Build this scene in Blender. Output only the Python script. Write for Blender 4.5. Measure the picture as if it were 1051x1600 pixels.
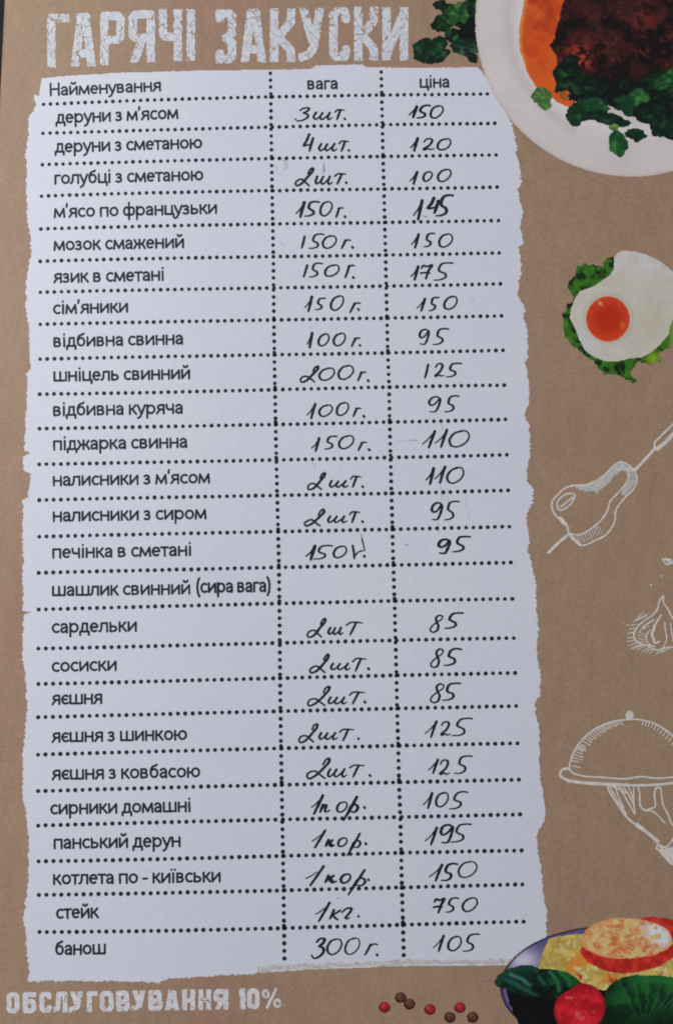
import bpy, math, random
import numpy as np
from mathutils import Matrix, Vector

for o in list(bpy.data.objects):
    bpy.data.objects.remove(o)
sc = bpy.context.scene
C = sc.collection
random.seed(4)
R = math.radians

# ------------------------------------------------------------------ camera
PX = 0.000175                 # metres of page per photo pixel at the page centre
F = 1256.0                    # focal length in photo pixels
DIST = F * PX
TILT, ROLL = R(4.0), R(-1.15)
cam_d = bpy.data.cameras.new('camera')
cam = bpy.data.objects.new('camera', cam_d)
C.objects.link(cam)
sc.camera = cam
cam_d.sensor_fit = 'VERTICAL'
cam_d.sensor_height = 24.0
cam_d.lens = 24.0 * F / 1600.0
cam_d.clip_start = 0.005
cam_d.clip_end = 20
ROT = Matrix.Rotation(TILT, 3, 'X') @ Matrix.Rotation(ROLL, 3, 'Z')
CAM = Vector((0, -DIST * math.sin(TILT), DIST * math.cos(TILT)))
cam.matrix_world = Matrix.Translation(CAM) @ ROT.to_4x4()

# ------------------------------------------------------------------ light: a room, a window to the left
w = bpy.data.worlds.new("World")
sc.world = w
w.use_nodes = True
w.node_tree.nodes['Background'].inputs[0].default_value = (0.80, 0.86, 1.0, 1)
w.node_tree.nodes['Background'].inputs[1].default_value = 0.215


def area(name, loc, target, size, power, col):
    l = bpy.data.lights.new(name, 'AREA')
    l.shape = 'RECTANGLE'
    l.size, l.size_y = size
    l.energy = power
    l.color = col
    o = bpy.data.objects.new(name, l)
    C.objects.link(o)
    o.location = loc
    o.rotation_euler = (Vector(target) - Vector(loc)).to_track_quat('-Z', 'Y').to_euler()
    return o


area('window_light', (-0.54, 0.34, 0.62), (0, 0, 0), (0.6, 0.7), 6.4, (0.95, 0.98, 1.0))
sc.view_settings.view_transform = 'Standard'
sc.view_settings.look = 'None'
sc.view_settings.gamma = 1
sc.view_settings.exposure = 0
sc.cycles.filter_width = 1.9
KL = 0.55                     # how bright a white surface comes out on the right half (photo value / reflectance)


# ------------------------------------------------------------------ geometry of the sheet
def height(x, y):
    """the card does not lie quite flat: gentle waves, and the left side bends down towards the table"""
    bend = np.maximum(0, -0.030 - x)
    return (0.0011 * np.exp(-((x + 0.05) / 0.07) ** 2 - ((y - 0.09) / 0.09) ** 2)
            + 0.0008 * np.exp(-((x - 0.05) / 0.06) ** 2 - ((y + 0.06) / 0.1) ** 2) + 0.0062 - 1.15 * bend ** 2)


RM = np.array([[ROT[i][j] for j in range(3)] for i in range(3)])
CN = np.array(CAM)


def on_page(px, py, lift=0.0):
    """photo coordinates -> points on the page surface (lift in micrometres)"""
    px = np.asarray(px, float)
    py = np.asarray(py, float)
    lift = np.broadcast_to(np.asarray(lift, float), px.shape) * 1e-6
    d = np.stack([px - 525.5, -(py - 800.0), np.full(px.shape, -F)], -1) @ RM.T
    z = np.zeros(px.shape)
    for _ in range(6):
        t = (z - CN[2]) / d[..., 2]
        x = CN[0] + t * d[..., 0]
        y = CN[1] + t * d[..., 1]
        z = height(x, y) + lift
    return np.stack([x, y, z], -1)


def tag(o, label=None, cat=None, group=None, kind=None):
    for k, v in (('label', label), ('category', cat), ('group', group), ('kind', kind)):
        if v:
            o[k] = v
    return o


def mesh_obj(name, verts, faces, mat, parent=None, cols=None, label=None):
    me = bpy.data.meshes.new(name)
    verts = np.asarray(verts, float).reshape(-1, 3)
    if isinstance(faces, np.ndarray):
        n = len(faces)
        k = faces.shape[1]
        me.vertices.add(len(verts))
        me.vertices.foreach_set('co', verts.ravel())
        me.loops.add(n * k)
        me.loops.foreach_set('vertex_index', faces.astype(np.int32).ravel())
        me.polygons.add(n)
        me.polygons.foreach_set('loop_start', np.arange(0, n * k, k, dtype=np.int32))
        me.update(calc_edges=True)
        me.validate()
    else:
        me.from_pydata([tuple(v) for v in verts], [], faces)
        me.update()
    if cols is not None:
        a = me.color_attributes.new('print', 'FLOAT_COLOR', 'POINT')
        c4 = np.ones((len(verts), 4))
        c4[:, :3] = cols
        a.data.foreach_set('color', c4.ravel())
    me.materials.append(mat)
    o = bpy.data.objects.new(name, me)
    C.objects.link(o)
    if parent:
        o.parent = parent
    if label:
        o['label'] = label
    return o


# ------------------------------------------------------------------ noise in numpy
def vnoise(x, y, scale, seed=0):
    x = np.asarray(x, float) / scale
    y = np.asarray(y, float) / scale
    xi = np.floor(x).astype(np.int64)
    yi = np.floor(y).astype(np.int64)
    fx = x - xi
    fy = y - yi
    fx = fx * fx * (3 - 2 * fx)
    fy = fy * fy * (3 - 2 * fy)

    def h(a, b):
        n = (a * 374761393 + b * 668265263 + seed * 974634777) & 0xffffffff
        n = ((n ^ (n >> 13)) * 1274126177) & 0xffffffff
        return ((n ^ (n >> 16)) & 0xffff) / 65535.0
    return ((h(xi, yi) * (1 - fx) + h(xi + 1, yi) * fx) * (1 - fy)
            + (h(xi, yi + 1) * (1 - fx) + h(xi + 1, yi + 1) * fx) * fy)


def fbm(x, y, scale, seed=0, octs=4):
    s = 0
    a = 0.5
    t = 0
    for i in range(octs):
        s = s + a * vnoise(x + 37.1 * i, y - 11.3 * i, scale / 2 ** i, seed + i)
        t += a
        a *= 0.5
    return s / t


def lin(c):
    c = np.asarray(c, float) / 255.0
    return np.where(c <= 0.04045, c / 12.92, ((c + 0.055) / 1.055) ** 2.4)


def alb(c, k=None):
    """reflectance of a print that photographs as this colour on the right half of the page"""
    return np.clip(lin(c) / (k or KL), 0.002, 0.88)


def mix(a, b, t):
    t = np.clip(t, 0, 1)[..., None]
    return a * (1 - t) + b * t


def sstep(a, b, x):
    t = np.clip((x - a) / (b - a), 0, 1)
    return t * t * (3 - 2 * t)


def in_poly(x, y, poly):
    r = np.zeros(x.shape, bool)
    n = len(poly)
    for i in range(n):
        x0, y0 = poly[i]
        x1, y1 = poly[(i + 1) % n]
        if y0 == y1:
            continue
        c = ((y0 > y) != (y1 > y)) & (x < (x1 - x0) * (y - y0) / (y1 - y0) + x0)
        r ^= c
    return r


def seg_dist(x, y, a, b):
    ax, ay = a
    bx, by = b
    dx, dy = bx - ax, by - ay
    L = dx * dx + dy * dy + 1e-9
    t = np.clip(((x - ax) * dx + (y - ay) * dy) / L, 0, 1)
    return np.hypot(x - ax - t * dx, y - ay - t * dy)


def raster(name, box, mask, mat, lift, parent, step=1.0, block=8, color=None, label=None):
    """a printed area: mask(x, y) says where the ink is; whole blocks inside are one face each"""
    x0, y0, x1, y1 = box
    nx = int(math.ceil((x1 - x0) / step / block)) * block
    ny = int(math.ceil((y1 - y0) / step / block)) * block
    cx = x0 + (np.arange(nx) + 0.5) * step
    cy = y0 + (np.arange(ny) + 0.5) * step
    X, Y = np.meshgrid(cx, cy)
    M = mask(X, Y)
    quads = []
    W = nx + 1
    if block > 1 and color is None:
        Bk = M.reshape(ny // block, block, nx // block, block).all(axis=(1, 3))
        by, bx = np.nonzero(Bk)
        a = by * block * W + bx * block
        quads.append(np.stack([a, a + block * W, a + block * W + block, a + block], -1))
        M = M & ~np.kron(Bk, np.ones((block, block), bool))
    yy, xx = np.nonzero(M)
    a = yy * W + xx
    quads.append(np.stack([a, a + W, a + W + 1, a + 1], -1))
    q = np.concatenate(quads)
    used, inv = np.unique(q.ravel(), return_inverse=True)
    vx = x0 + (used % W) * step
    vy = y0 + (used // W) * step
    v = on_page(vx, vy, lift)
    cols = color(vx, vy) if color is not None else None
    return mesh_obj(name, v, inv.reshape(-1, 4), mat, parent, cols, label)


# ------------------------------------------------------------------ materials
def new_mat(name, col, rough=0.6, spec=0.25):
    m = bpy.data.materials.new(name)
    m.use_nodes = True
    nt = m.node_tree
    b = nt.nodes['Principled BSDF']
    b.inputs['Base Color'].default_value = (*col, 1)
    b.inputs['Roughness'].default_value = rough
    b.inputs['Specular IOR Level'].default_value = spec
    return m, nt, b


def noise_node(nt, scale, detail=3, rough=0.6, stretch=None):
    tc = nt.nodes.new('ShaderNodeTexCoord')
    n = nt.nodes.new('ShaderNodeTexNoise')
    n.inputs['Scale'].default_value = scale
    n.inputs['Detail'].default_value = detail
    n.inputs['Roughness'].default_value = rough
    if stretch:
        mp = nt.nodes.new('ShaderNodeMapping')
        mp.inputs['Scale'].default_value = stretch
        nt.links.new(tc.outputs['Object'], mp.inputs[0])
        nt.links.new(mp.outputs[0], n.inputs['Vector'])
    else:
        nt.links.new(tc.outputs['Object'], n.inputs['Vector'])
    return n


def ramp(nt, src, stops):
    r = nt.nodes.new('ShaderNodeValToRGB')
    e = r.color_ramp.elements
    e[0].position, e[0].color = stops[0][0], (*stops[0][1], 1)
    e[1].position, e[1].color = stops[-1][0], (*stops[-1][1], 1)
    for p, c in stops[1:-1]:
        k = e.new(p)
        k.color = (*c, 1)
    nt.links.new(src, r.inputs[0])
    return r


def mixrgb(nt, kind, fac, a, b):
    m = nt.nodes.new('ShaderNodeMix')
    m.data_type = 'RGBA'
    m.blend_type = kind
    if hasattr(fac, 'type'):
        nt.links.new(fac, m.inputs[0])
    else:
        m.inputs[0].default_value = fac
    for s, v in ((m.inputs[6], a), (m.inputs[7], b)):
        if hasattr(v, 'type'):
            nt.links.new(v, s)
        else:
            s.default_value = (*v, 1)
    return m.outputs[2]


def bump(nt, b, h, strength, dist):
    bp = nt.nodes.new('ShaderNodeBump')
    bp.inputs['Strength'].default_value = strength
    bp.inputs['Distance'].default_value = dist
    nt.links.new(h, bp.inputs['Height'])
    nt.links.new(bp.outputs[0], b.inputs['Normal'])


# kraft-paper print
M_kraft, nt, b = new_mat('kraft_print', (.45, .3, .19), 0.55, 0.25)
big = noise_node(nt, 16, 3, 0.55)
fine = noise_node(nt, 1500, 3, 0.7)
fib = noise_node(nt, 300, 4, 0.65, (1, 0.35, 1))
base = ramp(nt, big.outputs[0], [(0.3, (.420, .248, .170)), (0.5, (.432, .276, .176)), (0.7, (.432, .287, .174))])
f1 = ramp(nt, fine.outputs[0], [(0.3, (.84, .84, .85)), (0.7, (1.12, 1.12, 1.11))])
f2 = ramp(nt, fib.outputs[0], [(0.3, (.92, .92, .93)), (0.7, (1.07, 1.06, 1.05))])
c1 = mixrgb(nt, 'MULTIPLY', 1.0, base.outputs[0], f1.outputs[0])
c2 = mixrgb(nt, 'MULTIPLY', 1.0, c1, f2.outputs[0])
nt.links.new(c2, b.inputs['Base Color'])
bump(nt, b, fib.outputs[0], 0.12, 0.0002)


def ink(name, col, var=0.05, scale=900, rough=0.6, spec=0.2):
    m, nt, b = new_mat(name, col, rough, spec)
    n = noise_node(nt, scale, 3, 0.6)
    lo = tuple(max(0.0, c * (1 - var)) for c in col)
    hi = tuple(min(1.0, c * (1 + var)) for c in col)
    r = ramp(nt, n.outputs[0], [(0.3, lo), (0.7, hi)])
    nt.links.new(r.outputs[0], b.inputs['Base Color'])
    return m


M_panel, nt, b = new_mat('white_print', (.76, .77, .81), 0.5, 0.3)
n1 = noise_node(nt, 22, 3, 0.5)
n2 = noise_node(nt, 1100, 3, 0.65)
r1 = ramp(nt, n1.outputs[0], [(0.3, (.775, .772, .845)), (0.7, (.805, .797, .855))])
r2 = ramp(nt, n2.outputs[0], [(0.3, (.955, .955, .96)), (0.7, (1.03, 1.03, 1.03))])
nt.links.new(mixrgb(nt, 'MULTIPLY', 1.0, r1.outputs[0], r2.outputs[0]), b.inputs['Base Color'])
bump(nt, b, n2.outputs[0], 0.08, 0.0001)

M_black = ink('black_print', (.024, .024, .034), 0.2)
M_pen = ink('black_pen', (.016, .017, .024), 0.35, 500, 0.45, 0.3)
M_penfaint = ink('faint_pen', (.36, .37, .41), 0.3, 900)
M_smudge = ink('smudge', (.60, .61, .655), 0.08, 900)
M_title = ink('title_white', (.74, .74, .77), 0.10, 700)
M_foot = ink('footer_white', (.80, .76, .76), 0.16, 900)
M_sketch = ink('sketch_white', (.80, .72, .64), 0.15, 700)
M_hatch = ink('hatch_white', (.66, .64, .60), 0.16, 900)
M_edge = ink('card_edge', (.55, .5, .43), 0.1)

M_pic, nt, b = new_mat('photo_print', (.5, .5, .5), 0.5, 0.25)
at = nt.nodes.new('ShaderNodeAttribute')
at.attribute_name = 'print'
n = noise_node(nt, 1300, 3, 0.65)
r = ramp(nt, n.outputs[0], [(0.3, (.95, .95, .95)), (0.7, (1.04, 1.04, 1.04))])
nt.links.new(mixrgb(nt, 'MULTIPLY', 1.0, at.outputs['Color'], r.outputs[0]), b.inputs['Base Color'])

M_table, nt, b = new_mat('dark_table', (.008, .010, .008), 0.6, 0.2)
n = noise_node(nt, 30, 4, 0.6, (1, 8, 1))
r = ramp(nt, n.outputs[0], [(0.3, (.004, .005, .004)), (0.7, (.012, .013, .010))])
nt.links.new(r.outputs[0], b.inputs['Base Color'])

# ------------------------------------------------------------------ the table and the card
v = [(x, y, z) for z in (-0.03, 0.0) for x, y in ((-.8, -.8), (.8, -.8), (.8, .8), (-.8, .8))]
tb = mesh_obj('table_top', v, [(0, 3, 2, 1), (4, 5, 6, 7), (0, 1, 5, 4), (1, 2, 6, 5), (2, 3, 7, 6), (3, 0, 4, 7)], M_table)
tag(tb, 'dark table top seen past the left edge of the menu card', kind='structure')

page = bpy.data.objects.new('menu_card', None)
C.objects.link(page)
tag(page, 'brown kraft-look menu card with white price table, handwritten prices and food pictures', 'menu')

# the sheet: a real thin card, its left edge just inside the frame at the top
nx, ny = 150, 200
tl = on_page(8.2, -70.0)
L0 = on_page(8.2, 0.0)
L1 = on_page(-1.0, 190.0)
dirv = (L1 - L0)[:2] / np.linalg.norm((L1 - L0)[:2])
side = np.array([-dirv[1], dirv[0]])
if side[0] < 0:
    side = -side
top = L0[:2] - dirv * 0.016
Wd, Hd = 0.212, 0.315
U, V = np.meshgrid(np.linspace(0, 1, nx), np.linspace(0, 1, ny))
P = top + U[..., None] * Wd * side + V[..., None] * Hd * dirv
z = height(P[..., 0], P[..., 1])
topv = np.concatenate([P, z[..., None]], -1).reshape(-1, 3)
botv = topv.copy()
botv[:, 2] -= 0.0004
nv = nx * ny
fs = []
idx = np.arange(nv).reshape(ny, nx)
a = idx[:-1, :-1].ravel(); b_ = idx[1:, :-1].ravel(); c_ = idx[1:, 1:].ravel(); d_ = idx[:-1, 1:].ravel()
fs.append(np.stack([a, b_, c_, d_], -1))
fs.append(np.stack([a, d_, c_, b_], -1) + nv)
ring = list(idx[0, :]) + list(idx[1:, -1]) + list(idx[-1, -2::-1]) + list(idx[-2:0:-1, 0])
ring = np.array(ring)
nxt = np.roll(ring, -1)
fs.append(np.stack([ring, nxt, nxt + nv, ring + nv], -1))
sheet = mesh_obj('paper_sheet', np.concatenate([topv, botv]), np.concatenate(fs), M_kraft, page)
sheet.data.polygons.foreach_set('use_smooth', [True] * len(sheet.data.polygons))

# ------------------------------------------------------------------ white painted panel
PANEL = [(64.7, 122.5), (100, 119), (180, 114), (300, 110.5), (485, 108), (494, 102.5), (566, 100.5), (572, 105), (650, 106),
         (746, 105), (775, 140), (800, 196), (802, 208), (807.5, 229), (805, 238), (812, 262.6), (814, 285), (809.4, 294), (811, 315),
         (817, 332), (812, 353), (817, 379), (810, 386), (814, 413), (813, 428), (809, 443), (810, 465), (821, 484), (817, 495),
         (823.5, 516), (824, 555), (820, 568), (824, 581), (827, 626), (818, 649), (826, 666), (828, 709), (822.5, 735),
         (822, 750), (832, 765), (832, 786), (822.5, 799), (822.5, 825), (827, 851), (822.5, 857), (828, 872), (837.5, 913),
         (838.5, 956), (841, 982.6), (837.5, 1013), (842, 1043), (844, 1061), (843, 1086), (835, 1097), (836, 1119), (842, 1133),
         (842, 1170), (843, 1211), (847, 1234), (851.6, 1264), (851, 1281), (839, 1299), (836.6, 1318), (845, 1356), (847, 1390),
         (853.5, 1424), (852.5, 1463), (850, 1500), (740, 1501), (630, 1503), (560, 1506), (480, 1509), (415, 1511), (404, 1511), (405, 1521),
         (330, 1525), (257, 1530), (248, 1535), (150, 1533), (43, 1534), (47, 1521), (43, 1495), (37.5, 1431), (45, 1375), (45, 1300),
         (35.6, 1240), (35.6, 1187), (43, 1112), (41, 1067), (35, 1030), (36, 1000), (37, 960.5), (48.7, 957), (36, 954), (36, 870),
         (36, 782), (44, 777), (48, 740), (38, 736), (36, 714), (48, 708), (38, 704), (41.6, 642), (44, 590), (40.6, 584), (48, 577),
         (45, 512), (40.6, 480), (41.6, 436), (48, 403), (49, 377), (44, 349), (41.6, 305), (41.6, 239), (45, 213), (45, 182.5),
         (52.5, 174), (56, 163), (52.5, 147.5), (61, 150), (64.5, 130)]


def panel_mask(x, y):
    # torn edge: the outline pushed about by fine noise, more along the sides than along the top
    amp = 0.5 + 2.6 * sstep(120, 170, y)
    dx = (fbm(x * 0.35, y, 3.4, 3, 3) - 0.5) * 2 * amp
    dy = (fbm(x, y * 0.35, 4, 9, 3) - 0.5) * 2 * np.where(y > 1480, 3.0, .8)
    m = in_poly(x + dx, y + dy, PANEL)
    base = np.interp(x, [405, 480, 630, 850], [1519, 1514, 1508, 1507])
    line = (np.abs(y - base + 1.2 * (fbm(x, y * 0, 60, 21, 2) - .5)) < 1.1) & (x > 408) & (x < 850) & (fbm(x, y, 16, 31, 2) > 0.40)
    main = m & ((x < 404) | (y < base - 6 - 3.5 * vnoise(x, y * 0, 2.2, 8) - 4 * (vnoise(x, y * 0, 9, 5) - .5)))
    return main | line


def fringe_mask(x, y):
    base = np.interp(x, [405, 480, 630, 850], [1519, 1514, 1508, 1507])
    return (x > 404) & (x < 849) & (y > base - 14) & (y < base + 0.6 + vnoise(x, y, 2.2, 77))


M_fringe = ink('thin_brush_white', (.64, .59, .57), 0.28, 1400)
raster('dry_brush_fringe', (400, 1488, 852, 1530), fringe_mask, M_fringe, 12, page, 1.0, 4)
raster('white_panel', (24, 92, 864, 1548), panel_mask, M_panel, 18, page, 1.0, 8)

# ------------------------------------------------------------------ dotted rules
ROWS = [  # left x, left y, col1 x, col1 y, col2 x, col2 y, right x, right y
    (68.5, 163.2, 423, 151.4, 596, 148.6, 761, 146.8), (67.7, 208.3, 423.5, 198.5, 597, 195.0, 772.5, 192.8),
    (66.4, 257.2, 424.3, 247.7, 598, 244.5, 774.3, 242.1), (65.2, 306.4, 425, 297.8, 599.5, 295.3, 776, 292.4),
    (64.2, 357.7, 426, 350.0, 600.7, 347.5, 777.9, 344.6), (63.4, 408.2, 427, 401.0, 602, 398.5, 779.4, 395.0),
    (63.4, 456.6, 427.4, 449.8, 603, 447.0, 781, 443.6), (63.4, 506.7, 427.8, 499.9, 604.2, 497.0, 783.1, 493.5),
    (63.0, 561.1, 428.5, 554.4, 605.5, 551.4, 785.2, 547.2), (62.5, 615.8, 429.5, 608.9, 607.5, 604.8, 787.3, 601.8),
    (62.1, 669.8, 430.5, 663.2, 608.4, 659.6, 789.2, 655.4), (61.8, 725.5, 431.6, 718.7, 609.8, 715.0, 791.2, 710.6),
    (61.8, 781.5, 432.9, 774.1, 611.2, 770.8, 793.3, 766.0), (61.6, 838.5, 434.5, 830.6, 612.7, 827.0, 795.3, 822.8),
    (60.9, 895.0, 435.7, 886.6, 614.2, 882.9, 797.4, 879.1), (60.8, 952.3, 436.4, 942.9, 616, 939.0, 799.7, 935.7),
    (60.6, 1013.6, 437, 1004.7, 617.5, 1000.5, 801.9, 996.9), (60.4, 1068.8, 437.4, 1059.6, 619, 1055.2, 804, 1051.5),
    (60.1, 1120.6, 438.1, 1111.3, 620, 1107.1, 805.7, 1103.1), (60, 1179.2, 439, 1169.3, 621.8, 1165.2, 807.7, 1161.3),
    (60, 1236.2, 440, 1226.2, 623, 1222.2, 810, 1218.3), (60.1, 1290.0, 441, 1280.6, 625, 1276.7, 812, 1272.5),
    (60.8, 1345.8, 442, 1337.4, 626.4, 1332.6, 814.1, 1329.0), (61.3, 1398.4, 443, 1391.2, 627.5, 1386.7, 815.6, 1381.8),
    (62.1, 1456.2, 443.6, 1450.2, 629.2, 1445.1, 817.3, 1440.0)]


def curve_y(row, x):
    p = [(row[0], row[1]), (row[2], row[3]), (row[4], row[5]), (row[6], row[7])]
    s = 0
    for i in range(4):
        t = p[i][1]
        for j in range(4):
            if i != j:
                t = t * (x - p[j][0]) / (p[i][0] - p[j][0])
        s += t
    return s


def dots(name, pts, label=None):
    vs, fs = [], []
    for (x, y, r) in pts:
        r *= random.uniform(.93, 1.07)
        k = len(vs)
        n = 12
        ph = random.random()
        vs.append((x, y))
        for i in range(n):
            a = 2 * math.pi * (i + ph) / n
            q = r * random.uniform(.95, 1.05)
            vs.append((x + q * math.cos(a), y + q * math.sin(a)))
        fs += [(k, k + 1 + (i + 1) % n, k + 1 + i) for i in range(n)]
    vs = np.array(vs)
    return mesh_obj(name, on_page(vs[:, 0], vs[:, 1], 34), np.array(fs), M_black, page, label=label)


for i, row in enumerate(ROWS):
    r = 3.0 + 0.5 * i / 24
    n = 65
    x0, x1 = row[0], row[6]
    if i == 0:
        n = 64
    pts = []
    for k in range(n + 1):
        x = x0 + (x1 - x0) * k / n
        pts.append((x + random.uniform(-.2, .2), curve_y(row, x) + random.uniform(-.2, .2), r))
    dots('dotted_rule', pts, 'dotted rule under the table heading' if i == 0 else None)
for c, (ix, iy, ty, by) in enumerate(((2, 3, 114.5, 1505.5), (4, 5, 112.5, 1501.5))):
    pts = []
    knots = [(ROWS[0][ix] - (.8 if c == 0 else 1), ty - 9)] + [(r_[ix], r_[iy]) for r_ in ROWS] + \
            [(ROWS[24][ix] + (.9 if c == 0 else 1.6), by + 5)]
    for j in range(len(knots) - 1):
        (xa, ya), (xb, yb) = knots[j], knots[j + 1]
        sp = 10.7 + 1.05 * j / 24
        r = 3.0 + 0.5 * j / 24
        if j == 0:
            ys = [ya + 9 + sp * k for k in range(4)]
        else:
            ys = [ya + sp * (k + (0.30 if j % 5 == 2 else 0.02)) for k in range(int((yb - ya - 2.2) / sp) + 1)][0:]
            ys = [y_ for y_ in ys if y_ < yb - 2.2]
            if yb - ys[-1] > sp * .8 and j < 25:
                ys.append(yb - 3.6)
        for y_ in ys:
            pts.append((xa + (xb - xa) * (y_ - ya) / (yb - ya), y_, r))
    dots('dotted_column_rule', pts)


# ------------------------------------------------------------------ printed words
def arc(cx, cy, rx, ry, a0, a1, n=14):
    return [(cx + rx * math.cos(R(a)), cy + ry * math.sin(R(a))) for a in np.linspace(a0, a1, n)]


# skeletons of a humanist sans: advance, strokes; x-height 1, y up
def oval(cx, rx):
    return arc(cx, .5, rx, .41, 0, 360, 20)


SKEL = {
    'а': (.98, [arc(.46, .62, .32, .30, 150, 0) + [(.78, .04)], [(.78, .56), (.46, .53), (.22, .43), (.15, .27), (.22, .12), (.40, .07), (.60, .13), (.77, .30)]]),
    'б': (1.12, [oval(.56, .38), [(.18, .5), (.20, .84), (.32, 1.10), (.52, 1.22), (.72, 1.26), (.86, 1.36)]]),
    'в': (1.05, [[(.18, .93), (.52, .93), (.72, .86), (.76, .72), (.66, .57), (.50, .53), (.18, .53)], [(.50, .53), (.76, .45), (.83, .29), (.74, .12), (.5, .07), (.18, .07)], [(.18, .07), (.18, .93)]]),
    'г': (.80, [[(.18, .04), (.18, .92), (.72, .92)]]),
    'д': (1.14, [[(.08, -.26), (.08, .08), (1.06, .08), (1.06, -.26)], [(.24, .10), (.36, .42), (.39, .92), (.88, .92), (.88, .08)]]),
    'е': (1.04, [[(.15, .52)] + arc(.52, .5, .37, .42, 3, 308)]),
    'є': (.92, [arc(.56, .5, .41, .42, 52, 308), [(.18, .52), (.66, .52)]]),
    'ж': (1.45, [[(.725, .04), (.725, .96)], [(.14, .94), (.36, .56), (.52, .52), (.30, .36), (.10, .04)], [(1.31, .94), (1.09, .56), (.93, .52), (1.15, .36), (1.35, .04)], [(.5, .52), (.95, .52)]]),
    'з': (.88, [[(.14, .84), (.36, .93), (.58, .87), (.65, .73), (.56, .58), (.30, .53)], [(.36, .53), (.62, .46), (.70, .29), (.60, .12), (.36, .06), (.11, .14)]]),
    'и': (1.16, [[(.18, .96), (.18, .08), (.98, .92), (.98, .04)]]),
    'і': (.48, [[(.24, .04), (.24, .96)], [(.24, 1.30), (.24, 1.33)]]),
    'ї': (.52, [[(.26, .04), (.26, .96)], [(.06, 1.30), (.06, 1.32)], [(.46, 1.30), (.46, 1.32)]]),
    'й': (1.16, [[(.18, .96), (.18, .08), (.98, .92), (.98, .04)], arc(.58, 1.42, .22, .18, 190, 350)]),
    'к': (1.0, [[(.18, .04), (.18, .96)], [(.82, .95), (.50, .60), (.18, .52)], [(.42, .56), (.60, .38), (.90, .04)]]),
    'л': (1.10, [[(.04, .07), (.18, .12), (.28, .38), (.32, .92), (.92, .92), (.92, .04)]]),
    'м': (1.38, [[(.13, .04), (.22, .93), (.69, .12), (1.16, .93), (1.24, .04)]]),
    'н': (1.15, [[(.18, .04), (.18, .96)], [(.97, .04), (.97, .96)], [(.18, .53), (.97, .53)]]),
    'о': (1.13, [oval(.565, .41)]),
    'п': (1.13, [[(.18, .04), (.18, .92), (.95, .92), (.95, .04)]]),
    'р': (1.18, [[(.18, -.38), (.18, .96)], oval(.60, .41)]),
    'с': (.93, [arc(.56, .5, .41, .42, 55, 305)]),
    'т': (.88, [[(.04, .92), (.84, .92)], [(.44, .92), (.44, .04)]]),
    'у': (.97, [[(.08, .95), (.50, .06)], [(.90, .95), (.52, .06), (.34, -.26), (.10, -.38)]]),
    'ф': (1.45, [[(.725, -.38), (.725, 1.40)], oval(.44, .30), oval(1.01, .30)]),
    'ц': (1.18, [[(.18, .96), (.18, .08), (.94, .08), (.94, .96)], [(.94, .08), (1.12, .08), (1.12, -.26)]]),
    'ч': (1.07, [[(.14, .96), (.16, .64), (.30, .47), (.58, .44), (.88, .52)], [(.88, .04), (.88, .96)]]),
    'ш': (1.70, [[(.18, .96), (.18, .08), (1.52, .08), (1.52, .96)], [(.85, .08), (.85, .96)]]),
    'ь': (1.03, [[(.18, .96), (.18, .07), (.52, .07), (.78, .15), (.85, .32), (.76, .50), (.52, .57), (.18, .57)]]),
    'ю': (1.60, [[(.18, .04), (.18, .96)], [(.18, .52), (.62, .52)], oval(1.02, .40)]),
    'я': (1.06, [[(.88, .04), (.88, .93), (.52, .93), (.28, .86), (.21, .70), (.30, .54), (.54, .47), (.88, .47)], [(.52, .47), (.34, .34), (.10, .04)]]),
    "'": (.34, [[(.18, 1.44), (.13, 1.12)]]),
    '-': (.63, [[(.10, .46), (.52, .46)]]),
    '(': (.54, [[(.44, 1.46), (.24, 1.1), (.17, .55), (.24, .0), (.44, -.36)]]),
    ')': (.54, [[(.10, 1.46), (.30, 1.1), (.37, .55), (.30, .0), (.10, -.36)]]),
    'Н': (1.36, [[(.20, .04), (.20, 1.38)], [(1.16, .04), (1.16, 1.38)], [(.20, .74), (1.16, .74)]]),
    ' ': (.46, []),
}


def words(name, text, x0, x1, ya, yb, xh, label=None, weight=.235):
    pen = 0
    strokes_ = []
    for ch in text:
        adv, st = SKEL[ch]
        for pl in st:
            strokes_.append([(pen + u, v_) for u, v_ in pl])
        pen += adv
    h = weight / 2
    lo = min(u for pl in strokes_ for u, _ in pl) - h
    hi = max(u for pl in strokes_ for u, _ in pl) + h
    sl = (ya - yb) / (x1 - x0)
    W = weight * xh / 2
    sc_ = (x1 - x0) / (hi - lo)

    def tr(u, v_):
        t = (u - lo) / (hi - lo)
        return x0 + t * (x1 - x0) - v_ * xh * sl * .6, ya + t * (yb - ya) - v_ * xh
    step = .45
    bx0, by0 = x0 - 4, min(ya, yb) - 1.7 * xh

    def mask(x, y):
        m = np.zeros(x.shape, bool)
        for pl in strokes_:
            q = [tr(*p) for p in pl]
            xa, xb = min(p[0] for p in q) - 3, max(p[0] for p in q) + 3
            i0 = max(0, int((xa - bx0) / step))
            i1 = min(x.shape[1], int((xb - bx0) / step) + 1)
            xs_, ys_ = x[:, i0:i1], y[:, i0:i1]
            for i in range(len(q) - 1):
                m[:, i0:i1] |= seg_dist(xs_, ys_, q[i], q[i + 1]) < W
        return m
    return raster(name, (bx0, by0, x1 + 4, max(ya, yb) + .6 * xh), mask, M_black, 36, page, step, 2, label=label)


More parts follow.
